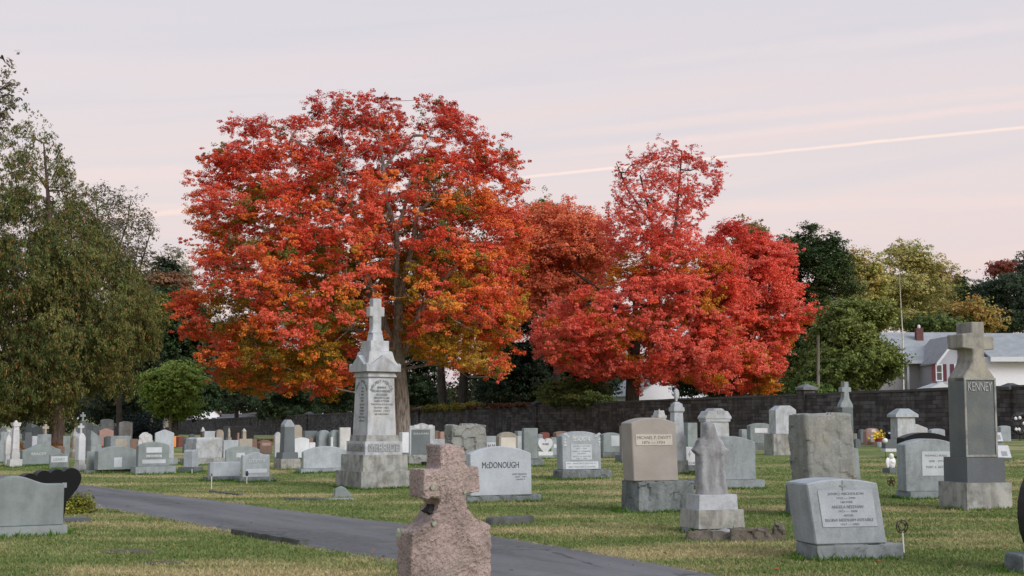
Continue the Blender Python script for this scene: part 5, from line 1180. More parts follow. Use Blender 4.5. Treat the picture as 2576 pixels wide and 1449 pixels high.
tree('red_maple', 'bright scarlet maple with a thin twiggy top behind the wall', 'tree', poly2, 108, pal_maple2, 2500, 200, .135, .55, tr2, lm2, gaps2, 12, depth=.8, nbr=900, brr=.06, shell=1, group='autumn maples', bark='barkd', gain=1.02, cut=-.22, topf=lambda v: np.where(v > .66, .36, np.where(v > .52, .75, 1.)), flat=.65, bough=(1.7, 1.4, .66))
polyb = [(1770, 600), (1800, 560), (1850, 545), (1895, 590), (2000, 600), (1995, 690), (2040, 780), (2050, 815), (2005, 860), (1975, 885), (1962, 1000), (1870, 1008), (1800, 985), (1745, 940), (1760, 800), (1750, 700)]
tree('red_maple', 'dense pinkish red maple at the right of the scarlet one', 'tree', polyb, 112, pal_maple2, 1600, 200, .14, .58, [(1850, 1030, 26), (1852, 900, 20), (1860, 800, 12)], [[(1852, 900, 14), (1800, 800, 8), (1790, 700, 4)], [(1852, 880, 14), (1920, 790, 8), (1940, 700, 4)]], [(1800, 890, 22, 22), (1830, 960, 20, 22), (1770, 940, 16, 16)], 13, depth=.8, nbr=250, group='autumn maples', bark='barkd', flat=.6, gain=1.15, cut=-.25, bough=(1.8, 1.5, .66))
polyc = [(1240, 640), (1270, 560), (1320, 520), (1380, 510), (1430, 488), (1480, 505), (1525, 560), (1560, 660), (1520, 720), (1440, 740), (1360, 770), (1320, 830), (1280, 820)]
tree('red_maple', 'dull brick red maple between the two brightest ones', 'tree', polyc, 126, pal((.30, .10, .04), (.42, .11, .05), (.34, .09, .04), (.44, .10, .055)), 850, 130, .20, .8, [(1400, 1030, 18), (1400, 800, 12)], [[(1400, 820, 10), (1460, 700, 5), (1450, 560, 2)], [(1400, 820, 10), (1350, 700, 5), (1330, 600, 2)]], [(1410, 600, 10, 8), (1500, 620, 12, 10), (1480, 690, 14, 14)], 14, group='autumn maples', bark='barkd', nbr=200, gain=1.95, dens=lambda u, v: np.where(v > .8, .5, 1.), bough=(2.2, 1.9, .6))
# left conifer and its neighbours
HG = pal((.046, .066, .018), (.078, .097, .028), (.115, .12, .036), (.060, .078, .024))
polyL = [(-90, 330), (-10, 380), (40, 320), (75, 280), (105, 262), (125, 330), (175, 365), (185, 410), (235, 470), (250, 540), (300, 600), (350, 680), (392, 745), (398, 830), (370, 880), (330, 930), (320, 985), (300, 1012), (250, 1000), (225, 1055), (180, 1062), (110, 1068), (40, 1062), (-40, 1068), (-120, 1050)]
tree('conifer', 'broad drooping olive-green conifer with a reddish trunk at the left', 'tree', polyL, 84, HG, 2600, 150, .19, .50, [(143, 1122, 40), (143, 1040, 36), (142, 900, 30), (135, 700, 22), (120, 480, 9), (110, 360, 3)], [[(142, 1000, 12), (60, 960, 7), (-20, 940, 3)], [(142, 960, 12), (230, 930, 7), (320, 900, 3)], [(140, 840, 10), (240, 780, 6), (340, 760, 3)], [(138, 760, 10), (50, 700, 6), (-30, 690, 3)], [(130, 620, 8), (200, 560, 4)]],
     [(45, 395, 12, 18), (60, 660, 8, 6), (20, 560, 10, 14), (160, 430, 10, 10)], 21, depth=.8, bark='barkr', asp=.30, droop=2.4, flat=1.15, nbr=420, brr=.06, alt=((.34, .15, .06), .085), updir=.1, cvar=.25, gain=1.45, cut=-.2, topf=lambda v: np.where(v > .72, .30, np.where(v > .55, .6, 1.)), bough=(2.1, 1.25, 1.3))
SP = pal((.12, .115, .075), (.16, .14, .09), (.10, .10, .065))
tree('tree', 'sparse brownish tree with bare outer twigs behind the right side of the conifer', 'tree', [(170, 500), (240, 462), (330, 478), (372, 520), (402, 555), (396, 640), (370, 700), (380, 800), (300, 820), (220, 760)], 104, SP, 330, 50, .20, .7, [(300, 1060, 14), (300, 800, 10), (290, 640, 6)], [[(300, 800, 8), (350, 680, 5), (380, 580, 2)], [(295, 700, 7), (250, 580, 4), (240, 490, 2)], [(292, 650, 5), (320, 560, 3), (330, 500, 2)]], (), 22, nbr=330, brr=.05, bark='barkd', droop=1.2, asp=.5)
tree('tree', 'thin-leaved tree reaching in over the top left corner', 'tree', [(-150, 200), (-60, 110), (0, 125), (35, 175), (48, 200), (30, 290), (25, 320), (-60, 360), (-150, 420)], 62, SP, 150, 60, .17, .5, [(-120, 1170, 40), (-110, 600, 26), (-90, 300, 12)], [[(-95, 350, 10), (-40, 260, 5), (30, 200, 2)], [(-92, 420, 8), (-30, 330, 4), (25, 270, 2)], [(-90, 320, 6), (-40, 200, 4), (5, 140, 2)]], (), 23, nbr=140, brr=.05, bark='barkd', droop=1.2)
tree('tree', 'pale thin-crowned tree between the conifer and the great maple', 'tree', [(385, 655), (400, 625), (440, 618), (475, 650), (495, 690), (480, 760), (400, 760)], 185, pal((.20, .18, .12), (.16, .16, .10)), 160, 42, .32, .9, [(440, 1060, 10), (440, 700, 6)], (), (), 24, nbr=140, brr=.09, dens=lambda u, v: .7 + 0 * u)
tree('pine_tree', 'dark layered pine top just right of the conifer', 'tree', [(372, 690), (385, 650), (420, 640), (455, 690), (470, 760), (380, 780)], 160, pal((.02, .035, .018), (.035, .05, .025)), 150, 70, .32, .9, [(415, 1060, 10), (415, 700, 6)], (), (), 25, nbr=60, flat=.35, brr=.08)
tree('tree', 'rusty brown tree under the dark pine top', 'tree', [(355, 720), (400, 682), (460, 690), (485, 720), (480, 780), (360, 790)], 150, pal((.14, .07, .035), (.20, .10, .05), (.08, .08, .03)), 170, 70, .32, .9, [(420, 1060, 8), (420, 760, 6)], (), (), 26, nbr=50)
DG = pal((.018, .034, .014), (.035, .062, .022), (.055, .085, .030))
tree('tree', 'dark green tree mass right of the conifer, touching the great maple', 'tree', [(330, 800), (380, 735), (440, 710), (485, 725), (512, 790), (530, 900), (545, 1040), (330, 1050)], 135, DG, 900, 100, .30, .95, [(440, 1070, 16), (440, 850, 10)], (), (), 27, nbr=50, bark='barkd')
tree('tree', 'yellow-tinged tree poking out behind the conifer', 'tree', [(345, 760), (370, 735), (405, 735), (410, 800), (380, 840), (345, 830)], 128, pal((.13, .14, .03), (.18, .15, .035)), 120, 70, .28, .8, [(380, 1060, 8), (380, 800, 6)], (), (), 28, nbr=20)
tree('small_tree', 'small round light green tree on the grass near the wall, left', 'tree', [(372, 985), (365, 950), (378, 925), (410, 912), (445, 915), (480, 925), (505, 955), (500, 1000), (470, 1030), (440, 1056), (400, 1050)], 112, pal((.11, .17, .035), (.20, .27, .055), (.27, .33, .07), vert=.6), 480, 90, .25, .7, [(430, 1085, 9), (428, 1020, 6)], (), [(440, 1010, 10, 8)], 29, nbr=60)
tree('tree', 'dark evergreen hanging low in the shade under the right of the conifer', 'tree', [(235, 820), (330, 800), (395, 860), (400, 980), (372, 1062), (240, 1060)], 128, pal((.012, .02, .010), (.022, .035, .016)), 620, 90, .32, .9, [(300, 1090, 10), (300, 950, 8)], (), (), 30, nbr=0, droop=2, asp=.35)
# evergreens behind the wall under the maples
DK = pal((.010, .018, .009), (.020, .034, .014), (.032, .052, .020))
def backtree(lab, poly, d, pl_, ncl, seed, tx=None, name='tree', group='trees behind the wall', ls=.34, cr_=1.1, **k_):
    xs_ = [p[0] for p in poly]; x = tx or sum(xs_) / len(xs_)
    return tree(name, lab, 'tree', poly, d, pl_, int(ncl * 1.15), 115, ls * .75, cr_ * .9, [(x, 1075, 12), (x, max(p[1] for p in poly) - 30, 9)], (), k_.pop('gaps', ()), seed, group=group, nbr=k_.pop('nbr', 40), bark='barkd', bough=k_.pop('bough', (cr_ * 2.6, cr_ * 1.9, .75)), **k_)
backtree('long dark tree line in the shade behind the conifer trunk', [(-90, 1076), (-90, 980), (0, 950), (120, 960), (260, 955), (360, 980), (365, 1072)], 235, pal((.014, .022, .012), (.03, .04, .02), (.04, .045, .025)), 520, 30, ls=.45, cr_=1.5)
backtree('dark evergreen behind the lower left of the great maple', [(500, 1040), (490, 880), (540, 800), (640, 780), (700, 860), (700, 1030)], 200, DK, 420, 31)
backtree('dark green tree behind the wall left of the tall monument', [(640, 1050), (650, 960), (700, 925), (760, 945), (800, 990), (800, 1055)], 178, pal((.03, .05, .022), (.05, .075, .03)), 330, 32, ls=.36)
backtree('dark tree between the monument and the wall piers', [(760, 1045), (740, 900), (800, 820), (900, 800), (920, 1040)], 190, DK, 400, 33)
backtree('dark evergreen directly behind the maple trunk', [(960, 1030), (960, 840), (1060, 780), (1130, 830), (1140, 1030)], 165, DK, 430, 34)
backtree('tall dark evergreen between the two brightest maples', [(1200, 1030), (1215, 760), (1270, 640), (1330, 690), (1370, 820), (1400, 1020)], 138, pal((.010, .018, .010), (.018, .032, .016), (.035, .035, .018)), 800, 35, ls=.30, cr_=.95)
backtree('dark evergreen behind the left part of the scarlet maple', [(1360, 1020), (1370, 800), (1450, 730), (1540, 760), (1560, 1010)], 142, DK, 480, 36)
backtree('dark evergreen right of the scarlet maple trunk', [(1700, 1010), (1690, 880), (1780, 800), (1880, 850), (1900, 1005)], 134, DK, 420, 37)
backtree('green treetop peeping out between the maples', [(1290, 640), (1300, 540), (1335, 493), (1385, 492), (1400, 545), (1480, 660), (1540, 700), (1500, 820), (1320, 800)], 160, pal((.05, .09, .025), (.09, .13, .035), (.04, .07, .02)), 420, 38)
backtree('dark pyramid-shaped tree right of the red maples', [(1925, 1000), (1935, 870), (1960, 780), (1945, 640), (1960, 590), (1995, 580), (2030, 548), (2062, 572), (2105, 600), (2130, 640), (2160, 720), (2140, 800), (2110, 900), (2080, 1000)], 122, pal((.022, .042, .014), (.042, .072, .022), (.075, .095, .034)), 1250, 39, ls=.24, cr_=.70, nbr=80)
backtree('orange-green treetop between the pinkish maple and the dark tree', [(1850, 600), (1865, 558), (1885, 548), (1915, 575), (1940, 590), (1950, 640), (1870, 650)], 140, pal((.13, .10, .03), (.25, .12, .03), (.07, .09, .025)), 150, 40)
backtree('olive-green spreading tree in front of the houses', [(1985, 985), (1990, 930), (2030, 880), (2060, 790), (2080, 755), (2120, 742), (2170, 752), (2235, 742), (2250, 790), (2215, 850), (2250, 880), (2275, 915), (2262, 950), (2225, 975), (2160, 992), (2070, 995)], 86, pal((.06, .088, .022), (.105, .135, .032), (.165, .17, .042), vert=.45), 950, 41, ls=.22, cr_=.62, nbr=160, gaps=[(2105, 905, 10, 8), (2235, 960, 12, 10)])
backtree('low light green shrub tree at the foot of the dark pyramid-shaped tree', [(1985, 1000), (1995, 965), (2030, 955), (2100, 965), (2120, 995)], 84, pal((.07, .11, .03), (.10, .15, .04)), 200, 42, ls=.2, cr_=.5)
YO = pal((.11, .16, .045), (.21, .25, .065), (.30, .29, .08), (.34, .23, .07), (.15, .19, .055))
backtree('tall yellowing tree behind the olive one', [(2105, 720), (2110, 635), (2150, 612), (2180, 640), (2215, 640), (2235, 720), (2220, 850), (2110, 850)], 150, YO, 520, 43, nbr=160)
backtree('thin golden tree with an open top behind the houses', [(2200, 840), (2205, 650), (2240, 610), (2300, 592), (2330, 612), (2355, 660), (2380, 740), (2370, 840)], 158, pal((.20, .23, .08), (.34, .29, .10), (.27, .26, .09), (.15, .19, .055)), 480, 44, nbr=260, dens=lambda u, v: np.where(v > .6, .6, 1.))
backtree('rust orange tree above the house roof', [(2300, 840), (2320, 700), (2345, 640), (2380, 650), (2400, 700), (2395, 840)], 165, pal((.27, .16, .055), (.22, .18, .06), (.16, .15, .05)), 260, 45, nbr=100)
backtree('low orange and green tree right of the chimney', [(2350, 842), (2370, 760), (2420, 745), (2470, 770), (2492, 800), (2495, 842)], 130, pal((.09, .13, .03), (.26, .16, .04), (.16, .17, .045)), 330, 46)
backtree('green bushy tree just above the roof ridge', [(2270, 842), (2290, 790), (2340, 780), (2385, 800), (2400, 842)], 120, pal((.05, .08, .022), (.09, .12, .03)), 260, 47)
backtree('yellow-green treetop in the right distance', [(2368, 760), (2380, 705), (2420, 698), (2450, 720), (2460, 780), (2400, 800)], 190, pal((.12, .14, .035), (.17, .18, .045)), 170, 48)
backtree('small dark round treetop on the right skyline', [(2384, 715), (2390, 690), (2412, 678), (2435, 690), (2442, 725), (2400, 730)], 215, DG, 90, 49, ls=.45)
backtree('large dark green tree at the right edge', [(2428, 842), (2430, 770), (2455, 710), (2510, 688), (2580, 690), (2650, 700), (2660, 842)], 150, pal((.014, .026, .014), (.028, .044, .022), (.04, .055, .028)), 620, 50)
backtree('dull red treetop on the right skyline', [(2480, 700), (2490, 660), (2530, 648), (2560, 660), (2575, 700)], 190, pal((.22, .04, .03), (.15, .05, .03)), 110, 51, ls=.4)
backtree('grey-green pine top at the right edge', [(2545, 720), (2555, 650), (2580, 622), (2620, 640), (2630, 720)], 180, pal((.05, .065, .045), (.08, .09, .06)), 130, 52, ls=.4)
backtree('green hedge-like shrub overhanging the wall left of the scarlet maple', [(1335, 1020), (1340, 990), (1380, 960), (1450, 950), (1520, 965), (1560, 1000), (1480, 1018), (1390, 1030)], 112, pal((.05, .085, .02), (.09, .12, .03), (.13, .12, .03)), 330, 53, ls=.22, cr_=.6, name='shrub', nbr=20)
# two dark trunks seen under the maple behind the wall
for x0, x1, w_, lab in ((1098, 1118, 24, 'dark leaning trunk behind the wall, left of a pair'), (1158, 1180, 28, 'dark leaning trunk behind the wall, right of a pair')):
    d = 140; tb = at(x1, 1050, d); tb.z = tz(tb.x, d) - .2; o = empty('tree', tb, 0, label=lab, cat='tree', group='trees behind the wall')
    pp = [at(x1 + (x0 - x1) * s if lab.endswith('left of a pair') else x0 + (x1 - x0) * s, 1075 - 330 * s, d) - tb for s in (0, .25, .5, .8, 1)]; pp[0].z = -.3
    bm_obj('trunk', tree_mesh_limbs([(pp, [w_ * d / F / 2 * k_ for k_ in (1.1, .9, .75, .6, .45)], 9)]), M['barkd'], o, smooth=True)
    rng = np.random.RandomState(int(x0)); Cn = rng.normal(0, 1, (160, 3)) * (3.2, 3, 2.4) + np.array(pp[-1]) + (0, 0, 1.5)
    V, cc = leaf_cloud(Cn, np.full((160, 3), 1.), np.full(160, 60), DK(None, np.zeros(160), None, rng, 160), .32, .6, .4, rng, np.array(pp[-1]))
    link_mesh('crown', crown_mesh('crown', V, cc), M['leaf'], o)
# far woods closing the horizon
rng = np.random.RandomState(77); NW = 2600; ang = rng.uniform(-.62, .62, NW); dd = rng.uniform(255, 330, NW)
CW = np.stack([np.tan(ang) * dd, dd, rng.uniform(-1.5, 1, NW) + rng.random(NW) ** .8 * (12 + 3.5 * np.sin(ang * 17) + 2.5 * np.sin(ang * 41 + 1))], 1); CW[:, 2] -= .5
V, cc = leaf_cloud(CW, np.tile((2.4, 2.0, 1.8), (NW, 1)), np.full(NW, 75), pal((.016, .026, .013), (.035, .05, .022), (.07, .06, .03))(None, rng.random(NW), None, rng, NW), .75, .7, .3, rng, np.array([0, 200., 0]))
o = link_mesh('far_woods', crown_mesh('far_woods', V, cc), M['leaf']); tag(o, 'dark distant woods along the horizon', 'woods', kind='stuff')
# vines and low growth along the wall top
def wall_growth(lab, x0, x1, cols, seed, up=.25, n=150, name='vine'):
    rng = np.random.RandomState(seed); px = rng.uniform(x0, x1, n); P_ = np.array([list(wall_at(x)) for x in px]); P_[:, 2] = [wtop(y) for y in P_[:, 1]]
    c = P_[0].copy(); nrm = np.array([WDIR[1], -WDIR[0]]); off = rng.uniform(-.55, .75, n); P_[:, 0] += -nrm[0] * off * -1; P_[:, 1] += nrm[1] * off; P_[:, 2] += rng.normal(.0, up * .6, n) + up * .3
    V, cc = leaf_cloud(P_ - c, np.tile((.4, .4, .2), (n, 1)), np.full(n, 60), pal(*cols)(None, np.zeros(n), None, rng, n), .17, .7, 1, rng, np.array([0, 0, -1.]))
    o = link_mesh(name, crown_mesh(name, V, cc), M['leaf'], None, Vector(c)); tag(o, lab, name)
wall_growth('yellow-green vine sprawling over the wall top behind the maple trunk', 1075, 1200, [(.17, .17, .03), (.26, .20, .03), (.09, .13, .03)], 61, .25, 90)
wall_growth('rusty low vine along the wall top left of the yellow-green one', 1035, 1130, [(.13, .05, .025), (.10, .08, .03)], 62, .06, 60)
wall_growth('red-leaved vine on the wall top between the maples', 1190, 1330, [(.20, .05, .025), (.13, .05, .03), (.10, .09, .03)], 63, .07, 70)
wall_growth('dark green bush leaning on the wall left of the tall monument', 660, 760, [(.03, .05, .02), (.05, .08, .03)], 64, .5, 120, 'shrub')
wall_growth('green bush growing over the wall below the hanging shrub', 1400, 1520, [(.06, .10, .025), (.12, .13, .03)], 65, .35, 120, 'shrub')
# yellow-green shrub by the black hearts
def shrub(lab, x, yb, w, h, cols, seed, n=160, ls=.045, name='shrub'):
    p = ghit(x, yb); rng = np.random.RandomState(seed); C = rng.normal(0, .36, (n, 3)); C[:, 2] = np.abs(C[:, 2]) * 1.2 + .1
    C = C * (w / 2, w / 2.4, h * .62); V, cc = leaf_cloud(C, np.tile((.07, .07, .09), (n, 1)) * (h / .45), np.full(n, 40), pal(*cols)(None, np.clip(C[:, 2] / h, 0, 1), None, rng, n), ls, .6, .1, rng, np.array([0, 0, 0.]))
    o = empty(name, p, 0, label=lab, cat='shrub'); link_mesh('foliage', crown_mesh('foliage', V, cc), M['leaf'], o)
    paths = [([Vector((0, 0, -.02)), Vector(C[i])], [.008, .004], 4) for i in range(0, n, 6)]; bm_obj('stems', tree_mesh_limbs(paths), M['barkr'], o); return o
shrub('low yellow-green shrub beside the black hearts at the edge of the drive', 188, 1292, .62, .42, [(.10, .09, .02), (.26, .28, .04), (.38, .38, .06), (.22, .25, .04)], 71, 190)
shrub('tiny dark green cone shrub between two pale gravestones', cx(3, 345), cy(3, 720), .5, 1.0, [(.02, .045, .015), (.04, .07, .02)], 72, 60, .06)
shrub('pale bare twiggy bush against the white house wall', 2510, 985, 2.2, 3.0, [(.30, .28, .27), (.24, .22, .21)], 73, 60, .05)
shrub('dark rounded bush among the far gravestones at the left', cx(1, 2120), cy(1, 600), 4.5, 3.2, [(.02, .03, .03), (.035, .05, .05)], 74, 130, .2)

# ------------------------------------------------------------------ houses and poles
M['siding'] = plain('siding_grey', (.40, .42, .47), .8, 0, .06); M['siding2'] = plain('stucco_tan_grey', (.36, .35, .35), .85, 0, .08); M['sidew'] = plain('siding_white', (.78, .78, .83), .7, 0, .05)
M['roofg'] = stone_mat('roof_shingles', (.34, .365, .38), stain=.25, stain_col=(.13, .13, .13), streak=False); M['trimw'] = plain('trim_white', (.62, .64, .68), .6, 0, .05)
M['shut'] = plain('shutter_maroon', (.10, .018, .025), .6); M['brick'] = plain('chimney_brick', (.13, .06, .055), .9, 0, .3, 15); M['glass'] = plain('window_glass', (.06, .065, .06), .15, 0, .3, 3, .6)
M['roofd'] = plain('roof_dark', (.05, .045, .05), .8, 0, .25); M['greens'] = plain('siding_dark_green', (.03, .06, .05), .8, 0, .1)
def quad_solid(pts, mat, name, parent, th=.12):
    """roof plane: four corners, given real thickness downward"""
    bm = bmesh.new(); a = [bm.verts.new(p) for p in pts]; b_ = [bm.verts.new(Vector(p) - Vector((0, 0, th))) for p in pts]
    bm.faces.new(a); bm.faces.new(b_[::-1])
    n = len(pts)
    for i in range(n): bm.faces.new((a[i], b_[i], b_[(i + 1) % n], a[(i + 1) % n]))
    bmesh.ops.recalc_face_normals(bm, faces=bm.faces); return bm_obj(name, bm, M[mat], parent)
HD = 95.; hb_ = at(2330, 1050, HD); hz = tz(hb_.x, HD); hb_.z = hz
house = empty('house', hb_, 0, label='grey and white house with a shingle roof and maroon shutters behind the wall', cat='house')
def hp(x, y, d=HD): return at(x, y, d) - hb_
def box_px(x0, x1, yt, d0, d1, mat, name, parent=house, zb=None):
    a = at(x0, yt, d0) - hb_; b_ = at(x1, yt, d0) - hb_; bm = bmesh.new(); z0 = -.3 if zb is None else zb
    bm = frustum(b_.x - a.x, d1 - d0, b_.x - a.x, d1 - d0, z0, a.z, 0, cx=(a.x + b_.x) / 2, cy=(d0 + d1) / 2 - HD); return bm_obj(name, bm, M[mat], parent)
box_px(2200, 2475, 903, 98, 108, 'siding2', 'wall')
rz1 = hp(2201, 836, 103).z; xa = hp(2190, 0, 98).x; xb = hp(2480, 0, 98).x; ze = hp(2200, 906, 97.4).z
quad_solid([(xa, 97.4 - HD, ze), (xb, 97.4 - HD, ze), (xb, 103 - HD, rz1), (xa, 103 - HD, rz1)], 'roofg', 'roof', house)
quad_solid([(xa, 108.6 - HD, ze), (xa, 103 - HD, rz1 - .005), (xb, 103 - HD, rz1 - .005), (xb, 108.6 - HD, ze)], 'roofg', 'roof', house)
bm_obj('gable_end', prism([(98 - HD, ze - .15), (103 - HD, rz1 - .15), (108 - HD, ze - .15)], .12, 0), M['siding2'], house, (xa + .35, 0, 0)).rotation_euler = (0, 0, math.pi / 2)
bm_obj('gutter', frustum(xb - xa, .12, xb - xa, .14, ze - .24, ze - .02, 0, cx=(xa + xb) / 2, cy=97.3 - HD), M['trimw'], house)
# gabled wing facing the cemetery
gx0, gx1 = hp(2331, 0, 94).x, hp(2432, 0, 94).x; gxm = (gx0 + gx1) / 2; gze = hp(2331, 911, 94).z; gzr = hp(2380, 846, 94).z
bm_obj('wing', prism([(gx0, -.3), (gx0, gze), (gxm, gzr), (gx1, gze), (gx1, -.3)], 5.0, 0, y0=94 - HD), M['siding'], house)
for s in (-1, 1):
    e0 = gxm + s * (gx1 - gx0) / 2 * 1.10; zz_ = gze - (gzr - gze) * .10
    quad_solid([(gxm, 93.6 - HD, gzr + .12), (e0, 93.6 - HD, zz_ + .12), (e0, 100 - HD, zz_ + .12), (gxm, 100 - HD, gzr + .12)], 'roofg', 'roof', house, .1)
    bm_obj('bargeboard', prism([(gxm, gzr - .14), (gxm, gzr + .10), (e0, zz_ + .10), (e0, zz_ - .14)], .06, 0, y0=93.52 - HD), M['trimw'], house)
def window(x0, x1, y0, y1, d, shutters=True):
    a = hp(x0, y1, d); b_ = hp(x1, y0, d); w = b_.x - a.x; h = b_.z - a.z; yf = d - HD
    fr_ = bm_obj('window', prism([(a.x, a.z), (a.x, b_.z), (b_.x, b_.z), (b_.x, a.z)], .06, 0, y0=yf - .05), M['trimw'], house)
    bm_obj('pane', prism([(a.x + w * .18, a.z + h * .54), (a.x + w * .18, b_.z - h * .07), (b_.x - w * .18, b_.z - h * .07), (b_.x - w * .18, a.z + h * .54)], .03, 0, y0=yf - .065), M['glass'], fr_)
    bm_obj('pane', prism([(a.x + w * .18, a.z + h * .08), (a.x + w * .18, a.z + h * .49), (b_.x - w * .18, a.z + h * .49), (b_.x - w * .18, a.z + h * .08)], .03, 0, y0=yf - .065), M['glass'], fr_)
    if shutters:
        for s in (-1, 1):
            xx = a.x - w * .52 if s < 0 else b_.x + w * .04
            bm_obj('shutter', prism([(xx, a.z), (xx, b_.z), (xx + w * .48, b_.z), (xx + w * .48, a.z)], .05, 0, y0=yf - .045), M['shut'], fr_)
window(2354, 2371, 916, 959, 94); window(2401, 2418, 916, 959, 94); window(2382, 2388, 868, 879, 94, False)
# porch roof
quad_solid([hp(2300, 980, 91), hp(2440, 980, 91), hp(2440, 964, 94), hp(2345, 964, 94)], 'roofg', 'porch_roof', house, .1)
bm_obj('porch_gable', prism([(hp(2300, 0, 90.8).x, hp(0, 984, 90.8).z), (hp(2342, 0, 90.8).x, hp(0, 961, 90.8).z), (hp(2384, 0, 90.8).x, hp(0, 984, 90.8).z)], .3, 0, y0=90.8 - HD), M['trimw'], house)
# right wing, white siding
box_px(2460, 2579, 898, 95, 106, 'sidew', 'wall'); rx0, rx1 = hp(2455, 0, 95).x, hp(2584, 0, 95).x; re = hp(0, 897, 94.4).z; rr_ = hp(0, 838, 100).z
quad_solid([(rx0, 94.4 - HD, re), (rx1, 94.4 - HD, re), (hp(2566, 0, 100).x, 100 - HD, rr_), (rx0, 100 - HD, rr_)], 'roofg', 'roof', house)
quad_solid([(rx0, 106.5 - HD, re), (rx0, 100 - HD, rr_ - .004), (hp(2566, 0, 100).x, 100 - HD, rr_ - .004), (rx1, 106.5 - HD, re)], 'roofg', 'roof', house)
bm_obj('gutter', frustum(rx1 - rx0, .14, rx1 - rx0, .16, re - .34, re - .02, 0, cx=(rx0 + rx1) / 2, cy=94.3 - HD), M['trimw'], house)
ch = hp(2312, 845, 101.5); cm = bm_obj('chimney', frustum(.50, .5, .50, .5, ch.z - 1., ch.z + .55, .02, cx=ch.x, cy=ch.y), M['brick'], house)
bm_obj('chimney_cap', lathe([(.10, ch.z + .55), (.12, ch.z + .68), (.08, ch.z + .8)], 10, ch.x, ch.y), M['whitep'], cm)
dp = hp(2264, 0, 97.2).x; bm_obj('downpipe', frustum(.14, .12, .14, .12, -.2, ze - .2, 0, cx=dp, cy=97.6 - HD), M['trimw'], house)
# eave of a dark green building at the right edge
ep = at(2606, 1050, 78); ep.z = tz(ep.x, 78); e_ = empty('shed', ep, 0, label='dark green building corner with a gutter at the right edge', cat='building')
zE = at(2576, 893, 78).z - ep.z; bm_obj('wall', frustum(3, 1, 3, 1, -.2, zE - .1, 0, cx=1.6, cy=.6), M['greens'], e_)
quad_solid([(-.35, -.3, zE - .05), (3.6, -.3, zE - .05), (3.6, 1.2, zE + .8), (.3, 1.2, zE + .8)], 'roofd', 'roof', e_, .12)
bm_obj('gutter', tube(bmesh.new(), [Vector((-.36, -.35, zE - .12)), Vector((-.1, -.35, zE - .2)), Vector((.1, .2, zE - .5)), Vector((.1, .25, zE - 3))], [.05, .05, .04, .04], 6), M['darkpot'], e_)
# white house glimpsed through the scarlet maple
def small_house(lab, xc, d, w, dep, h, rh, wm, rm, rz=0., base=None):
    p = at(xc, 1050, d); p.z = tz(p.x, d); o = empty('house', p, rz, label=lab, cat='house')
    bm_obj('wall', prism([(-w / 2, -.3), (-w / 2, h), (0, h + rh), (w / 2, h), (w / 2, -.3)], dep, 0), M[wm], o)
    for s in (-1, 1):
        quad_solid([(0, -dep / 2 - .3, h + rh + .1), (s * (w / 2 + .4), -dep / 2 - .3, h - .2 + .1), (s * (w / 2 + .4), dep / 2 + .3, h - .2 + .1), (0, dep / 2 + .3, h + rh + .1)], rm, 'roof', o)
    for x in (-w * .28, 0, w * .28):
        f = bm_obj('window', prism([(x - .5, h * .45), (x - .5, h * .45 + 1.4), (x + .5, h * .45 + 1.4), (x + .5, h * .45)], .08, 0, y0=-dep / 2 - .05), M['trimw'], o)
        bm_obj('pane', prism([(x - .36, h * .45 + .12), (x - .36, h * .45 + 1.28), (x + .36, h * .45 + 1.28), (x + .36, h * .45 + .12)], .03, 0, y0=-dep / 2 - .07), M['glass'], f)
    return o
small_house('white house glimpsed through the lower leaves of the scarlet maple', 1650, 150, 8.5, 8, 4.2, 2.6, 'sidew', 'roofg', .35)
small_house('small white house hidden in dark trees left of the great maple', 508, 235, 4.5, 5, 3.2, 1.8, 'sidew', 'brick', .5)
# long low garage behind the wall, left
lp = wall_at(640); d_ = lp.y + 3; gp_ = Vector((lp.x + 2.2, d_, tz(lp.x, d_))); sh = empty('shed', gp_, WANG, label='long low shed with a dark sloping roof just over the wall, left', cat='shed')
zt_ = at(637, 1030, d_).z - gp_.z
bm_obj('wall', frustum(34, 5, 34, 5, -.3, zt_ - .55, 0, cx=16, cy=-3.2), M['siding2'], sh)
quad_solid([(-1.6, -.2, zt_ - .45), (33.5, -.2, zt_ - 1.0), (33.5, -6, zt_ - .3), (-1.6, -6, zt_ + .15)], 'roofd', 'roof', sh, .12)
bm_obj('fascia', prism([(-1.6, zt_ - .75), (-1.6, zt_ - .48), (33.5, zt_ - 1.03), (33.5, zt_ - 1.3)], .06, 0, y0=-.12), M['siding'], sh)
# poles
p = at(2060, 1050, 82); p.z = tz(p.x, 82); o = bm_obj('wooden_post', tube(bmesh.new(), [Vector((0, 0, -.5)), Vector((0, 0, 3)), at(2058, 843, 82) - p], [.10, .095, .085], 10), M['wood'], None, p, True); tag(o, 'bare grey wooden post rising behind the wall', 'post')
p = at(2274, 1050, 88); p.z = tz(p.x, 88); o = bm_obj('mast', tube(bmesh.new(), [Vector((0, 0, -.5)), at(2271, 850, 88) - p, at(2262, 690, 88) - p], [.045, .04, .03], 8), M['rod'], None, p, True); tag(o, 'very thin pale mast bending slightly above the olive tree', 'mast')

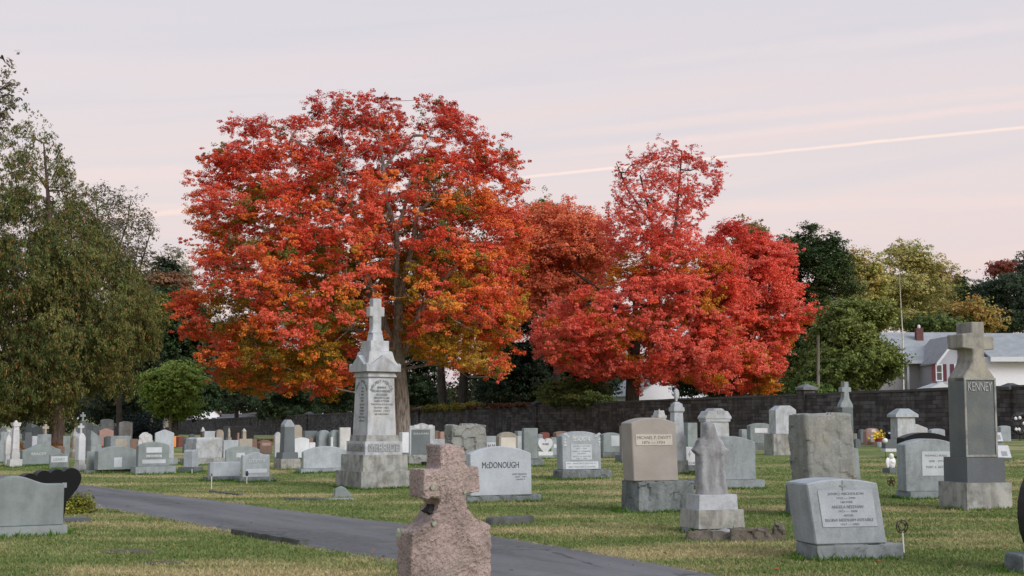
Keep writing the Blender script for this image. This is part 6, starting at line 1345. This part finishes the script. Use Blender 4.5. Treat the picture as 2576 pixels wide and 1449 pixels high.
# ------------------------------------------------------------------ grass, fallen leaves
rng = np.random.RandomState(8); N = 300000
u_ = rng.random(N); Yb = 11.5 * (46 / 11.5) ** u_; Xb = (rng.random(N) * 2 - 1) * (.375 * Yb + .5)
ex = []
for (fx_, fy, frz, fw, ft_, fd) in FOOT:
    if fd > 48: continue
    per_ = 2 * (fw + ft_); k_ = int(per_ * 170); s = rng.random(k_) * per_; off = np.abs(rng.normal(0, .05, k_))
    lx = np.where(s < fw, s - fw / 2, np.where(s < 2 * fw, s - 1.5 * fw, np.where(s < 2 * fw + ft_, -fw / 2 - off, fw / 2 + off)))
    ly = np.where(s < fw, -ft_ / 2 - off, np.where(s < 2 * fw, ft_ / 2 + off, np.where(s < 2 * fw + ft_, s - 2 * fw - ft_ / 2, s - 2 * fw - 1.5 * ft_)))
    ex.append(np.stack([fx_ + lx * math.cos(frz) - ly * math.sin(frz), fy + lx * math.sin(frz) + ly * math.cos(frz)], 1))
EX = np.concatenate(ex); Xb = np.r_[Xb, EX[:, 0]]; Yb = np.r_[Yb, EX[:, 1]]; tall = np.r_[np.zeros(N), np.ones(len(EX))]
keep = ~in_poly(Xb, Yb, ROADPOLY) | (rng.random(len(Xb)) < .004)
Xb, Yb, tall = Xb[keep], Yb[keep], tall[keep]; n = len(Xb); Zb = terrain(Xb, Yb)
hh_ = rng.uniform(.015, .038, n) * (1 + tall * 1.2) * np.where(rng.random(n) < .03, 1.8, 1.); ww = rng.uniform(.006, .012, n) * (1 + Yb / 30); an = rng.uniform(0, math.pi, n)
lx, ly = rng.normal(0, .5, n) * hh_, rng.normal(0, .5, n) * hh_
V = np.stack([np.stack([Xb - np.cos(an) * ww, Yb - np.sin(an) * ww, Zb - .005], 1), np.stack([Xb + np.cos(an) * ww, Yb + np.sin(an) * ww, Zb - .005], 1), np.stack([Xb + lx, Yb + ly, Zb + hh_], 1)], 1).reshape(-1, 3)
cv = np.clip(rng.normal(1.15, .17, n), .6, 2.0)[:, None] * np.ones(3); cv = np.where(tall[:, None] > 0, cv * (.55, .85, .45), cv)
o = link_mesh('grass', np_mesh('grass', V, np.arange(3 * n).reshape(-1, 3), np.repeat(cv, 3, 0)), M['blades']); tag(o, 'short mown grass with straw-dry patches', 'grass', kind='stuff')
n = 5000; Lx = np.r_[rng.normal(-9, 9, n // 2), rng.normal(-27, 5, n // 2)]; Ly = np.r_[rng.normal(92, 9, n // 2), rng.normal(66, 9, n // 2)]; Lz = terrain(Lx, Ly) + .03
nn_ = 420; yn = 12 * (40 / 12) ** rng.random(nn_); xn = (rng.random(nn_) * 2 - 1) * .37 * yn; zn = terrain(xn, yn) + .03
V, cc = leaf_cloud(np.stack([xn, yn, zn], 1), np.full((nn_, 3), .3) * (1, 1, .03), np.full(nn_, 1), pal((.30, .16, .05), (.35, .10, .04), (.40, .32, .14))(None, np.zeros(nn_), None, rng, nn_), .055, .7, 0, rng, np.array([0, 0, -50.]), updir=2.)
o = link_mesh('fallen_leaves', crown_mesh('fallen_leaves', V, cc), M['leaf']); tag(o, 'few dry leaves scattered on the near lawn and drive', 'fallen leaves', kind='stuff')
V, cc = leaf_cloud(np.stack([Lx, Ly, Lz], 1), np.full((n, 3), .4) * (1, 1, .03), np.full(n, 5), pal((.42, .13, .03), (.30, .08, .03), (.35, .20, .06))(None, np.zeros(n), None, rng, n), .13, .7, 0, rng, np.array([0, 0, -50.]), updir=2.)
o = link_mesh('fallen_leaves', crown_mesh('fallen_leaves', V, cc), M['leaf']); tag(o, 'orange fallen leaves on the grass under the trees', 'fallen leaves', kind='stuff')
print('STONES', NS[0], 'verts', sum(len(o.data.vertices) for o in bpy.data.objects if o.type == 'MESH'))
